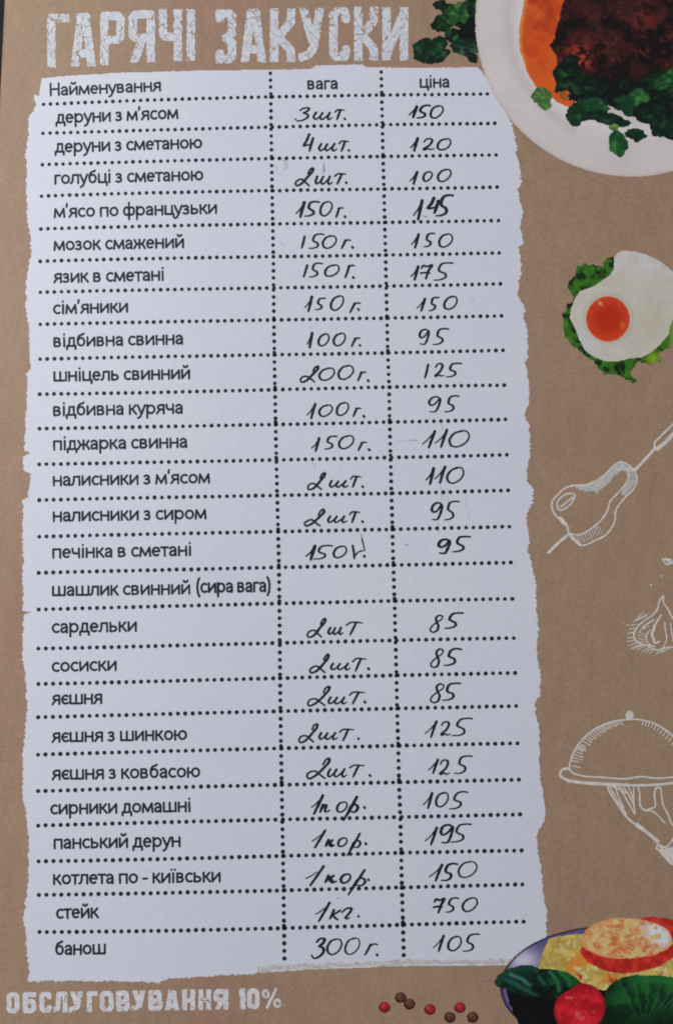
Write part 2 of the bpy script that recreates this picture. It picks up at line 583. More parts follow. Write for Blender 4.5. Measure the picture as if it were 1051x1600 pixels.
NAMES = [("деруни з м'ясом", 87, 279, 193, 185.2), ("деруни з сметаною", 85.6, 316, 238.5, 231.6),
         ("голубці з сметаною", 85.6, 317.8, 287.8, 281.6), ("м'ясо по французьки", 84.4, 339.2, 340.2, 333.6),
         ("мозок смажений", 84, 287.8, 391.5, 387), ("язик в сметані", 83.5, 256, 442, 438.2),
         ("сім'яники", 83.5, 200.4, 490.9, 487.9), ("відбивна свинна", 84, 286, 542.3, 537.8),
         ("шніцель свинний", 84, 297.2, 596, 592), ("відбивна куряча", 83.5, 285.6, 650, 646),
         ("піджарка свинна", 83.5, 292.5, 703.4, 699.2), ("налисники з м'ясом", 83, 328.4, 759.3, 754.8),
         ("налисники з сиром", 83, 322.9, 815, 810.8), ("печінка в сметані", 82.2, 298.5, 872.3, 868.2),
         ("шашлик свинний", 81.8, 297.5, 931.4, 928.2), ("сардельки", 81.4, 214.1, 989.2, 986.4),
         ("сосиски", 81.4, 182.8, 1050, 1047.6), ("яєшня", 80.9, 160, 1101.2, 1099.3),
         ("яєшня з шинкою", 80.9, 292.5, 1160, 1156), ("яєшня з ковбасою", 80.9, 313, 1218.6, 1214.3),
         ("сирники домашні", 79.2, 297.6, 1272.6, 1268.3), ("панський дерун", 84.4, 282.2, 1326.3, 1322.9),
         ("котлета по - київськи", 83.5, 344.7, 1382.1, 1378), ("стейк", 88.2, 155, 1435.6, 1434),
         ("банош", 87, 165.7, 1492.2, 1490.9)]
words('column_heading', "Найменування", 78.3, 251.8, 149.8, 142, 13.8, 'printed heading of the dish column')
words('column_heading', "вага", 480, 527.2, 139.6, 138.8, 13.6, 'printed heading of the weight column')
words('column_heading', "ціна", 655.2, 701.3, 137, 136.4, 13.6, 'printed heading of the price column')
for i, (t, x0, x1, ya, yb) in enumerate(NAMES):
    words('dish_name', t, x0, x1, ya, yb, 14.5 + 1.0 * i / 24, 'printed dish name ' + t)
words('dish_name', "(сира вага)", 307, 422.6, 926.6, 924.4, 15.6, 'printed bracketed note (сира вага)')


# ------------------------------------------------------------------ pen and chalk strokes
def smooth(pts, n=7):
    p = [np.array(q, float) for q in pts]
    if len(p) < 3:
        a, b2 = p[0], p[-1]
        return [a + (b2 - a) * t for t in np.linspace(0, 1, 6)]
    p = [2 * p[0] - p[1]] + p + [2 * p[-1] - p[-2]]
    out = []
    for i in range(1, len(p) - 2):
        p0, p1, p2, p3 = p[i - 1], p[i], p[i + 1], p[i + 2]
        d1 = max(np.linalg.norm(p1 - p0) ** .5, 1e-3)
        d2 = max(np.linalg.norm(p2 - p1) ** .5, 1e-3)
        d3 = max(np.linalg.norm(p3 - p2) ** .5, 1e-3)
        m1 = (p1 - p0) / d1 - (p2 - p0) / (d1 + d2) + (p2 - p1) / d2
        m2 = (p2 - p1) / d2 - (p3 - p1) / (d2 + d3) + (p3 - p2) / d3
        m1 *= d2
        m2 *= d2
        for t in np.arange(n) / n:
            h00 = 2 * t ** 3 - 3 * t ** 2 + 1
            h10 = t ** 3 - 2 * t ** 2 + t
            h01 = -2 * t ** 3 + 3 * t ** 2
            h11 = t ** 3 - t ** 2
            out.append(h00 * p1 + h10 * m1 + h01 * p2 + h11 * m2)
    out.append(p[-2])
    return out


class Strokes:
    def __init__(s, lift=38):
        s.v, s.l, s.f = [], [], []
        s.lift = lift

    def add(s, pts, width, pen=False, taper=0.0, jit=0.06, curved=True):
        q = smooth(pts) if curved else [np.array(p, float) for p in pts]
        q = [q[i] for i in range(len(q)) if i == 0 or np.linalg.norm(q[i] - q[i - 1]) > 0.15]
        if len(q) < 2:
            return
        n = len(q)
        rail = []
        ph = random.random() * 9
        for i in range(n):
            t = q[min(i + 1, n - 1)] - q[max(i - 1, 0)]
            t = t / (np.linalg.norm(t) + 1e-9)
            wd = width
            if pen:   # a pen pressed harder on the way down
                wd *= 0.78 + (0.42 if t[1] > 0 else 0.06) * abs(t[1]) ** 1.4
            wd *= 1 + jit * math.sin(i * 1.1 + ph) + jit * random.uniform(-.6, .6)
            u = i / (n - 1)
            if taper:
                wd *= 1 - taper * max(0, (u - .6) / .4) ** 1.5
            rail.append((q[i], t, wd / 2))
        caps0 = []
        p, t, r = rail[0]
        for a in (1.45, 1.0, 0.5):
            caps0.append((p - t * r * math.sin(a), t, max(r * math.cos(a), .05)))
        p, t, r = rail[-1]
        caps1 = [(p + t * r * math.sin(a), t, max(r * math.cos(a), .05)) for a in (.5, 1.0, 1.45)]
        rail = caps0 + rail + caps1
        k = len(s.v)
        for p, t, r in rail:
            nn = np.array([-t[1], t[0]])
            s.v += [p + nn * r, p - nn * r]
            s.l += [s.lift, s.lift]
            s.lift += 0.04
        s.f += [(k + 2 * i, k + 2 * i + 1, k + 2 * i + 3, k + 2 * i + 2) for i in range(len(rail) - 1)]
        s.lift += 0.3

    def build(s, name, mat, parent=None, label=None):
        v = np.array(s.v)
        return mesh_obj(name, on_page(v[:, 0], v[:, 1], np.array(s.l)), np.array(s.f), mat, parent or page, label=label)


G = {
    '1': [[(0, .76), (.38, .52), (.93, .0)], [(.93, 0), (.74, .42), (.48, 1)]],
    'i': [[(0, .62), (.25, .52), (.62, .28)], [(.97, 0), (.60, .48), (.20, 1)]],
    '|': [[(.95, 0), (.55, .5), (.05, 1)]],
    '5': [[(1, .03), (.72, .01), (.40, .09), (.26, .42), (.34, .50), (.58, .62), (.60, .80), (.34, .95), (.0, .98)]],
    '0': [[(.66, .02), (.30, .14), (.04, .55), (.10, .90), (.38, 1), (.80, .75), (1, .35), (.90, .06), (.62, .0), (.44, .08)]],
    '2': [[(.70, .30), (.80, .09), (.94, .0), (.97, .12), (.68, .52), (.30, .92), (.07, 1), (.0, .86), (.14, .68), (.36, .64), (.56, .80), (.76, .99)]],
    'z': [[(.12, .26), (.34, .04), (.72, .0), (.86, .18), (.60, .58), (.06, .94), (.16, 1), (.45, .90), (.70, .99), (1, .92)]],
    '3': [[(.36, .2), (.60, .03), (.93, .02), (.86, .22), (.56, .42), (.78, .47), (.87, .64), (.55, .92), (.17, 1), (0, .84)]],
    '4': [[(.58, 0), (.34, .35), (.03, .68), (.30, .66), (.78, .58)], [(1, .22), (.82, .6), (.62, 1)]],
    '7': [[(.08, .24), (.22, .05), (.55, .12), (1, .0), (.72, .42), (.46, 1)], [(.0, .62), (.4, .56), (.84, .60)]],
    '9': [[(.92, .10), (.62, 0), (.22, .10), (.03, .38), (.18, .54), (.52, .46), (.92, .12), (.94, .22), (.80, .62), (.52, .96), (.10, .96)]],
    '8': [[(.98, .08), (.72, 0), (.46, .16), (.52, .40), (.66, .62), (.52, .90), (.22, 1), (.0, .86), (.12, .66), (.52, .42), (.88, .24), (.98, .08)]],
    'г': [[(.42, .08), (.26, .5), (.0, 1)], [(.22, .56), (.44, .20), (.72, .02), (1, .07)]],
    'ш': [[(.12, .0), (.0, .62), (.08, .96), (.27, .68), (.47, .04)], [(.47, .04), (.34, .68), (.44, .98), (.66, .62), (.88, .04)],
          [(.88, 0), (.74, .68), (.82, 1), (1, .72)]],
    'т': [[(.04, .26), (.28, .04), (.62, .02), (1, .07)], [(.62, .06), (.46, .5), (.26, 1)]],
    'п': [[(.28, .08), (.14, .5), (.0, 1)], [(.06, .76), (.36, .28), (.60, .06), (.60, .34), (.46, .86), (.62, 1), (1, .76)]],
    'n': [[(.28, .04), (.14, .5), (.0, .92)], [(.06, .66), (.40, .30), (.74, .06)], [(.74, .06), (.40, .5), (.62, 1), (1, .80)], [(.2, .5), (.5, .5), (.7, .9)]],
    'р': [[(.95, 0), (.58, .45), (.06, 1)], [(.30, .70), (.56, .38), (.84, .32), (1, .44), (.82, .62), (.46, .62)]],
    'к': [[(.34, .0), (.20, .45), (0, .92)], [(.95, .04), (.60, .30), (.22, .52)], [(.22, .52), (.5, .82), (.72, 1)]],
    'q': [[(.06, .40), (.42, .08), (.88, .04), (.78, .34), (.38, .92), (.5, 1), (.72, .92)]],
}
A_, B_, C_, D_, E_, F_, G_, H_ = (440, 150), (440, 350), (440, 550), (440, 720), (440, 930), (440, 1110), (450, 1270), (450, 1350)
HAND = [  # origin, weight glyphs, price glyphs; boxes read at 3.503 times the photo's size
    (A_, [('3', 68, 60, 160, 140), ('ш', 172, 87, 280, 133), ('т', 285, 70, 345, 131), ('.', 345, 125)],
     [('1', 692, 55, 745, 120, 1.3), ('5', 735, 47, 815, 126, 1.15), ('0', 808, 50, 885, 124)]),
    (A_, [('4', 115, 208, 175, 305, 1.1), ('ш', 200, 258, 304, 304), ('т', 308, 242, 370, 305), ('.', 367, 298)],
     [('1', 700, 228, 750, 303, 1.25), ('z', 768, 230, 835, 298), ('0', 845, 230, 928, 298)]),
    (A_, [('2', 70, 390, 178, 495, 1.15), ('ш', 180, 437, 280, 487), ('т', 283, 420, 355, 486), ('.', 353, 475)],
     [('1', 697, 412, 747, 484, 1.2), ('0', 768, 410, 825, 470), ('0', 848, 397, 928, 472)]),
    (A_, [('1', 75, 580, 130, 666, 1.35), ('5', 122, 574, 210, 663, 1.15), ('0', 205, 574, 278, 660), ('г', 293, 607, 340, 666), ('.', 347, 661)],
     [('1', 718, 568, 775, 680, 1.3), ('4', 795, 555, 860, 645, 1.4), ('5', 842, 538, 940, 663, 1.35)]),
    (B_, [('|', 105, 65, 130, 135), ('5', 145, 50, 235, 140), ('0', 218, 60, 303, 137), ('г', 323, 82, 380, 137), ('.', 388, 128)],
     [('1', 705, 52, 755, 133, 1.15), ('5', 774, 46, 840, 130), ('0', 855, 50, 937, 130)]),
    (B_, [('|', 115, 222, 145, 292), ('5', 148, 210, 225, 295), ('0', 230, 220, 318, 290), ('г', 343, 220, 402, 296), ('.', 392, 293)],
     [('1', 702, 230, 752, 308, 1.2), ('7', 755, 220, 825, 302, 1.15), ('5', 830, 208, 940, 313)]),
    (B_, [('1', 122, 395, 172, 480, 1.15), ('5', 180, 402, 243, 474), ('0', 262, 390, 342, 475), ('г', 370, 427, 435, 487), ('.', 420, 468)],
     [('1', 735, 405, 790, 481, 1.1), ('5', 802, 396, 862, 479), ('0', 882, 392, 963, 471)]),
    (B_, [('1', 135, 592, 172, 682, 1.15), ('0', 195, 598, 262, 670), ('0', 278, 594, 352, 670), ('г', 378, 619, 432, 674), ('.', 428, 665)],
     [('9', 748, 573, 812, 664), ('5', 824, 568, 915, 664)]),
    (C_, [('2', 100, 75, 205, 168, 1.15), ('0', 200, 84, 293, 159), ('0', 303, 70, 395, 154), ('г', 412, 104, 465, 160), ('.', 473, 157)],
     [('|', 778, 68, 805, 145), ('z', 833, 60, 890, 137), ('5', 895, 56, 985, 142)]),
    (C_, [('1', 135, 280, 190, 366, 1.15), ('0', 200, 286, 280, 356), ('0', 295, 272, 368, 351), ('г', 387, 302, 437, 356), ('.', 450, 353)],
     [('9', 800, 242, 875, 333), ('5', 886, 236, 972, 333)]),
    (C_, [('1', 160, 470, 212, 546, 1.15), ('5', 230, 456, 305, 536), ('0', 308, 454, 397, 532), ('г', 415, 489, 467, 542), ('.', 478, 535)],
     [('1', 765, 432, 845, 528, 1.2), ('1', 835, 424, 912, 524, 1.15), ('0', 910, 427, 1028, 524)]),
    (D_, [('2', 137, 62, 243, 162, 1.1), ('ш', 258, 107, 365, 149), ('т', 370, 80, 435, 147), ('.', 443, 142)],
     [('1', 785, 38, 838, 129, 1.3), ('1', 832, 30, 900, 124, 1.2), ('0', 898, 32, 998, 127)]),
    (D_, [('2', 122, 263, 238, 360, 1.15), ('ш', 248, 300, 360, 342), ('т', 365, 275, 430, 341), ('.', 442, 333)],
     [('9', 815, 226, 883, 329, 1.15), ('5', 886, 216, 972, 329)]),
    (D_, [('1', 130, 462, 190, 544, 1.4), ('5', 172, 459, 280, 544), ('0', 278, 463, 358, 534), ('.', 452, 523)],
     [('9', 853, 426, 925, 513, 1.35), ('5', 930, 409, 1035, 504, 1.15)]),
    None,
    (E_, [('2', 137, 123, 246, 234, 1.1), ('ш', 252, 174, 338, 219), ('т', 345, 143, 445, 221)],
     [('8', 807, 106, 885, 207), ('5', 888, 92, 995, 187, 1.15)]),
    (E_, [('2', 150, 320, 264, 429, 1.15), ('ш', 265, 371, 380, 412), ('т', 380, 341, 465, 419), ('.', 475, 403)],
     [('8', 810, 291, 888, 401), ('5', 885, 289, 985, 389, 1.15)]),
    (E_, [('2', 137, 496, 270, 609, 1.1), ('ш', 252, 556, 358, 599), ('т', 362, 526, 455, 599), ('.', 455, 585)],
     [('8', 810, 481, 892, 592), ('5', 874, 476, 980, 582, 1.1)]),
    (F_, [('2', 92, 69, 202, 179, 1.1), ('ш', 200, 120, 308, 163), ('т', 310, 98, 397, 169), ('.', 420, 155)],
     [('1', 780, 56, 855, 149, 1.1), ('z', 865, 58, 925, 139), ('5', 928, 38, 1045, 144)]),
    (F_, [('2', 135, 259, 268, 376, 1.15), ('ш', 248, 317, 360, 369), ('т', 365, 294, 455, 367), ('.', 483, 357)],
     [('1', 797, 268, 860, 347, 1.1), ('z', 858, 269, 920, 354), ('5', 942, 244, 1045, 351)]),
    (F_, [('i', 160, 461, 230, 571, 1.2), ('п', 207, 509, 268, 560, 1.1), ('0', 296, 497, 362, 560, 1.0), ('р', 330, 470, 420, 606, 1.25), ('.', 453, 532)],
     [('1', 770, 450, 830, 539, 1.15), ('0', 838, 445, 915, 531), ('5', 915, 441, 1020, 544)]),
    (G_, [('i', 128, 93, 208, 194, 1.15), ('n', 203, 144, 258, 188, 1.2), ('0', 268, 133, 325, 188), ('р', 313, 110, 400, 238, 1.0), ('.', 425, 170)],
     [('1', 745, 80, 820, 177, 1.15), ('9', 828, 63, 908, 169, 1.25), ('5', 885, 56, 1005, 167)]),
    (G_, [('i', 95, 290, 200, 404, 1.15), ('n', 200, 339, 268, 386, 1.25), ('0', 283, 331, 345, 388, 1.2), ('р', 320, 312, 425, 450, 1.1), ('.', 440, 367)],
     [('1', 768, 282, 850, 374, 1.2), ('5', 834, 274, 928, 377, 1.2), ('0', 925, 262, 1035, 359, .9)]),
    (G_, [('i', 148, 488, 233, 597, 1.15), ('к', 225, 528, 292, 589, 1.1), ('q', 287, 516, 357, 584, 1.1), ('.', 385, 567)],
     [('7', 792, 466, 857, 550, 1.25), ('5', 858, 461, 935, 549), ('0', 948, 461, 1037, 545)]),
    (H_, [('3', 125, 402, 208, 520, 1.25), ('0', 208, 406, 297, 499), ('0', 305, 401, 395, 499, .85), ('г', 415, 433, 495, 501), ('.', 487, 498)],
     [('1', 790, 391, 858, 481, 1.1), ('0', 868, 392, 950, 479), ('5', 954, 379, 1050, 484)]),
]
SHOW = {'z': '2', '|': '1', 'n': 'п', 'q': 'г', '0': '0'}
K = 300 / 1051


def hand(org, glyphs, name, label, extra=None):
    s = Strokes(40)
    for g in glyphs:
        if g[0] == '.':
            x, y = org[0] + g[1] * K, org[1] + g[2] * K
            s.add([(x - .5, y - .6), (x + .3, y + .5)], 4.0, jit=.1)
            continue
        ch, x0, y0, x1, y1 = g[:5]
        wd = 3.45 * (g[5] if len(g) > 5 else 1.0)
        wx, wy = x1 - x0, y1 - y0
        for si, st in enumerate(G[ch]):
            pts = []
            for (u, v_) in st:
                u += random.uniform(-.018, .018)
                v_ += random.uniform(-.015, .015)
                pts.append((org[0] + (x0 + 4 + u * (wx - 8)) * K, org[1] + (y0 + 4 + v_ * (wy - 8)) * K))
            s.add(pts, wd * (.66 if ch in '1i' and si == 0 else 1), pen=True, taper=.25)
    for e in extra or ():
        s.add([(org[0] + x * K, org[1] + y * K) for x, y in e[0]], e[1], pen=True, taper=.3)
    s.build(name, M_pen, label=label)


for i, h in enumerate(HAND):
    if h is None:
        continue
    org, wg, pg = h
    ex = [([(388, 465), (394, 500), (397, 536)], 3.2), ([(397, 528), (415, 502), (455, 488)], 3.0), ([(438, 425), (446, 460), (455, 492)], 2.0)] if i == 13 else None
    hand(org, wg, 'handwritten_weight', 'handwritten weight beside ' + NAMES[i][0], ex)
    hand(org, pg, 'handwritten_price', 'handwritten price beside ' + NAMES[i][0])

# old pen marks half rubbed out, each a part of its own
for (pts, wd) in [([(443, 250), (446, 258), (444, 266)], 3.5), ([(447, 252), (449, 262)], 2.5), ([(505, 254), (506, 262), (505, 270)], 3.2),
                  ([(489, 723), (492, 731)], 2.0), ([(620, 690), (628, 688), (636, 691)], 1.4), ([(640, 689), (646, 687), (653, 689)], 2.0),
                  ([(669, 664), (670, 672)], 1.5), ([(690, 662), (691, 672)], 1.5), ([(688, 760), (690, 775), (689, 790)], 1.8), ([(699, 765), (700, 784)], 1.8),
                  ([(684, 815), (685, 833)], 1.8), ([(727, 775), (728, 790)], 1.5), ([(731, 803), (731, 812)], 1.4), ([(632, 851), (637, 852)], 2.2),
                  ([(660, 337), (666, 339)], 2.2), ([(440, 380), (445, 384)], 2.0), ([(736, 472), (741, 466)], 1.2),
                  ([(432, 259), (433, 266)], 1.8), ([(574, 1093), (576, 1096)], 1.6)]:
    sm = Strokes(30)
    sm.add(pts, wd, jit=.3)
    sm.build('rubbed_ink_smudge', M_smudge)
for (pts, wd) in [([(506, 257), (506, 268)], 2.2), ([(564, 835), (566, 845), (569, 856)], 1.9), ([(642, 689), (650, 688)], 1.2), ([(635, 851), (636, 852)], 1.8),
                  ([(527.5, 1403), (528.3, 1403.6)], 2.0), ([(664, 338.5), (667, 338.5)], 2.0)]:
    sm = Strokes(33)
    sm.add(pts, wd, jit=.3)
    sm.build('faint_pen_trace', M_penfaint)


# ------------------------------------------------------------------ block lettering
def block(ch, x0, y0, x1, y1, w):
    h = w / 2
    L, Rr, T, B = x0 + h, x1 - h, y0 + h, y1 - h
    cx, M = (x0 + x1) / 2, y0 + .53 * (y1 - y0)
    H = y1 - y0
    q = w * .35
    o = 6
    if ch == 'Г': return [[(L, y1 + o), (L, T), (x1 + o, T)]]
    if ch == 'А': return [[(L, y1 + o), (cx - h * .5, T - 2)], [(cx + h * .5, T - 2), (Rr, y1 + o)], [(L + h, y0 + .76 * H), (Rr - h, y0 + .76 * H)], [(cx - h * .7, T), (cx + h * .7, T)]]
    if ch == 'Р': return [[(L, y1 + o), (L, T), (Rr - q, T), (Rr, T + q), (Rr, M - q), (Rr - q, M), (L, M)]]
    if ch == 'Я': return [[(Rr, y1 + o), (Rr, T), (L + q, T), (L, T + q), (L, M - q), (L + q, M), (Rr, M)], [(cx + h * .2, M), (L, y1 + o)]]
    if ch == 'Ч': return [[(L, y0 - o), (L, M - q), (L + q, M), (Rr, M)], [(Rr, y0 - o), (Rr, y1 + o)]]
    if ch in 'І1': return [[(cx + (h * .3 if ch == '1' else 0), y0 - o), (cx + (h * .3 if ch == '1' else 0), y1 + o)]] + ([[(x0, T + h), (cx, T)]] if ch == '1' else [])
    if ch == 'З': return [[(x0 - o, T), (Rr - q, T), (Rr, T + q), (Rr, M - q * 1.6), (cx, M), (Rr, M + q * 1.6), (Rr, B - q), (Rr - q, B), (x0 - o, B)], [(L, T), (L, T + .10 * H)], [(L, B), (L, B - .10 * H)]]
    if ch == 'К': return [[(L, y0 - o), (L, y1 + o)], [(Rr, y0 - o), (Rr - 1, y0 + .25 * H), (L + h, M), (Rr - 1, y0 + .78 * H), (Rr, y1 + o)]]
    if ch == 'У': return [[(L, y0 - o), (cx, M + .06 * H)], [(Rr, y0 - o), (cx + h * .5, M + .2 * H), (cx - h * .6, B - q), (x0 + .1 * (x1 - x0), B)]]
    if ch == 'С': return [[(Rr, T + .14 * H), (Rr - q * .6, T), (L + q, T), (L, T + q), (L, B - q), (L + q, B), (Rr - q * .6, B), (Rr, B - .14 * H)]]
    if ch == 'И': return [[(L, y0 - o), (L, y1 + o)], [(Rr, y0 - o), (Rr, y1 + o)], [(Rr, T), (L, B)]]
    if ch in 'О0': return [[(L, T + q), (L + q, T), (Rr - q, T), (Rr, T + q), (Rr, B - q), (Rr - q, B), (L + q, B), (L, B - q), (L, T + q)]]
    if ch == 'Б': return [[(x1 - 2, T), (L, T), (L, B), (Rr - q, B), (Rr, B - q), (Rr, M), (Rr - q, M - q), (L, M - q)]]
    if ch == 'Л': return [[(x0 - 1, B), (L + q, B - q), (L + .2 * (x1 - x0), T), (Rr, T), (Rr, y1 + o)]]
    if ch == 'В': return [[(L, y0 + h), (L, B), (Rr - q, B), (Rr, B - q), (Rr, M + q), (Rr - q, M), (L, M)], [(L, T), (Rr - q, T), (Rr - q * .5, T + q), (Rr - q * .5, M - q), (Rr - q, M)]]
    if ch == 'Н': return [[(L, y0 - o), (L, y1 + o)], [(Rr, y0 - o), (Rr, y1 + o)], [(L, M), (Rr, M)]]
    if ch == '%':
        a = (x1 - x0) * .22
        def ring_(px_, py_):
            return [(px_ + a * .62 * math.cos(t), py_ + H * .17 * math.sin(t)) for t in np.linspace(0, 2 * math.pi, 11)]
        return [ring_(x0 + a, y0 + .27 * H), ring_(x1 - a, y1 - .27 * H), [(x1 - a * 1.3, y0 + 2), (x0 + a * 1.3, y1 - 2)]]


def lettering(name, letters, w, mat, seed, crack, step, label):
    bx = (min(l[1] for l in letters) - 4, min(l[2] for l in letters) - 4, max(l[3] for l in letters) + 4, max(l[4] for l in letters) + 4)

    def mask(x, y):
        m = np.zeros(x.shape, bool)
        jx = (fbm(x, y, 4, seed, 3) - .5) * 2.4 * (w / 13)
        jy = (fbm(x, y, 4, seed + 7, 3) - .5) * 2.2 * (w / 13)
        for (ch, x0, y0, x1, y1) in letters:
            sel = (x > x0 - 3) & (x < x1 + 3)
            cols_ = np.nonzero(sel.any(axis=0))[0]
            a0, a1 = cols_[0], cols_[-1] + 1
            xs, ys = (x + jx)[:, a0:a1], (y + jy)[:, a0:a1]
            ww = w * .55 if ch == '%' else (w * 1.15 if ch == '1' else w)
            d = np.full(xs.shape, 1e9)
            for pl in block(ch, x0, y0, x1, y1, ww if ch == '%' else w):
                for i in range(len(pl) - 1):
                    d = np.minimum(d, seg_dist(xs, ys, pl[i], pl[i + 1]))
            m[:, a0:a1] |= (d < ww * .5) & (xs > x0) & (xs < x1) & (ys > y0) & (ys < y1)
        # cracks: thin winding lines where two warped noises cross
        wx, wy = x + 6 * fbm(x, y, 9, seed + 1, 2), y + 6 * fbm(x, y, 9, seed + 2, 2)
        c1 = np.abs(vnoise(wx * 1.0 + wy * .5, wy * .45, 5.5, seed + 3) - .5)
        c2 = np.abs(vnoise(wx - wy * .6, wy * .5, 6.5, seed + 4) - .5)
        zone = fbm(x, y, 20, seed + 5, 2)
        cr = (np.minimum(c1, c2) < crack * (0.35 + 1.5 * np.clip(zone - .33, 0, 1)))
        return m & ~cr
    return raster(name, bx, mask, mat, 34, page, step, 4, label=label)


T1 = [('Г', 74, 21.7, 109.6, 105.4), ('А', 110.4, 20, 151, 103.5), ('Р', 156.8, 17.9, 195.2, 101.8), ('Я', 201, 16, 242.4, 97.8),
      ('Ч', 248, 14.5, 284.7, 95.5), ('І', 291.5, 14.5, 305.2, 95.2)]
T2 = [('З', 337, 14.5, 369.3, 99), ('А', 375, 14, 416.8, 97.2), ('К', 421.8, 13.3, 461.8, 97), ('У', 466.3, 12.6, 507.4, 96.3),
      ('С', 514, 11.4, 547.4, 95.4), ('К', 553, 10.7, 591, 95), ('И', 596.9, 11.4, 637.6, 94.6)]
lettering('heading_lettering', T1, 13.2, M_title, 50, .036, .5, 'cracked white heading word ГАРЯЧІ')
lettering('heading_lettering', T2, 13.2, M_title, 60, .036, .5, 'cracked white heading word ЗАКУСКИ')
FT = []
xs = [('О', 10.7, 31), ('Б', 36, 57), ('С', 62, 81.5), ('Л', 84, 106), ('У', 108, 131), ('Г', 136, 152.5), ('О', 156, 178), ('В', 181.5, 203.5),
      ('У', 205, 228.5), ('В', 232, 254.5), ('А', 257, 281.5), ('Н', 285, 305), ('Н', 310, 330), ('Я', 333.5, 357)]
for ch, a, b2 in xs:
    t = (a - 10) / 346
    FT.append((ch, a, 1550.5 - 5.5 * t, b2, 1583.5 - 6.5 * t))
lettering('footer_lettering', FT, 7.8, M_foot, 70, .020, .5, 'pale footer word ОБСЛУГОВУВАННЯ')
lettering('footer_lettering', [('1', 373.4, 1544.5, 383.5, 1577), ('0', 386, 1544.3, 405.5, 1576.8), ('%', 408, 1544, 440.2, 1576.2)], 7.8, M_foot, 80, .018, .5,
          'pale footer figure 10%')


# ------------------------------------------------------------------ chalk drawings down the right side
def zoomer(ox, oy, s):
    return lambda pts: [(ox + x * s, oy + y * s) for x, y in pts]


S = 211 / 1051
z5 = zoomer(840, 650, S)
sk = Strokes(30)
for pts, wd in [
    ([(82, 1062), (160, 985), (240, 918)], 4.4),
    ([(240, 912), (232, 870), (222, 850), (180, 812), (130, 765), (106, 710), (110, 665), (160, 605), (210, 562), (270, 542), (370, 535), (460, 498),
      (530, 445), (590, 385), (640, 358), (690, 372), (735, 415), (768, 470), (765, 520), (735, 575), (690, 620), (630, 690), (600, 745), (600, 800),
      (572, 870), (520, 930), (440, 970), (360, 1005), (315, 1000), (280, 955), (245, 915)], 2.6),
    ([(245, 915), (320, 925), (400, 885), (490, 810), (540, 735), (560, 665), (620, 600), (680, 530), (705, 470), (700, 430)], 2.5),
    ([(752, 422), (830, 340), (900, 262)], 4.4),
    ([(905, 205), (960, 150), (1051, 62), (1150, -30), (1250, -125)], 3.0),
    ([(905, 205), (910, 250), (935, 265)], 3.2),
    ([(150, 700), (150, 670), (190, 625), (240, 603), (285, 612), (280, 640), (250, 690), (205, 722), (165, 732), (150, 700)], 2.6),
    ([(740, 415), (710, 410), (690, 420)], 4.0), ([(235, 905), (225, 870)], 3.2)]:
    sk.add(z5(pts), wd, jit=.1)
for k in range(7):   # the marbling of the bone
    x, y = 170 + 14 * k, 700 - 11 * k
    sk.add(z5([(x, y + 12), (x + 9, y - 4), (x + 16, y + 10), (x + 24, y - 8)]), 1.0, jit=.2)
sk.add(z5([(935, 250), (990, 205), (1051, 140), (1150, 45), (1250, -55)]), 6.5, jit=.08)
sk.add(z5([(175, 800), (200, 830), (222, 850)]), 6.5, jit=.1, taper=.3)
sk.add(z5([(250, 925), (285, 965), (325, 1000)]), 5.0, jit=.1)
skw = sk.build('skewered_meat_drawing', M_sketch, label='white line drawing of a meat steak on a skewer')
# hatching of the steak as fine lines
hs = Strokes(27)
for k in range(26):
    t = k / 25
    p = np.array([300, 545]) * (1 - t) + np.array([640, 370]) * t
    p[1] -= 40 * math.sin(t * 3.1) * .0
    top_ = np.interp(p[0], [300, 370, 460, 530, 590, 640], [545, 538, 500, 448, 390, 362])
    ln = np.interp(t, [0, .2, .5, .8, 1], [14, 45, 90, 85, 65]) * random.uniform(.85, 1.1)
    hs.add(z5([(p[0], top_), (p[0] - .0 * ln, top_ + ln)]), 2.3, jit=.15)
for k in range(7):
    t = k / 6
    x, y = 650 + 12 * k, 365 + 7 * k
    hs.add(z5([(x, y), (x - 4, y + 52 - 4 * k)]), 2.4, jit=.15)
for k in range(15):
    t = k / 14
    x = np.interp(t, [0, .3, 1], [745, 765, 680])
    y = np.interp(t, [0, .3, 1], [430, 500, 620])
    hs.add(z5([(x, y), (x - 58 + 25 * t, y + 12 - 30 * t)]), 2.0, jit=.15)
for k in range(10):
    x = 300 + 19 * k
    yi = 930 - 8.2 * k
    hs.add(z5([(x, yi), (x + 26, yi + 65 - k)]), 1.35, jit=.15)
hs.add(z5([(460, 570), (465, 603)]), 1.6)
hs.build('hatching', M_hatch, skw)

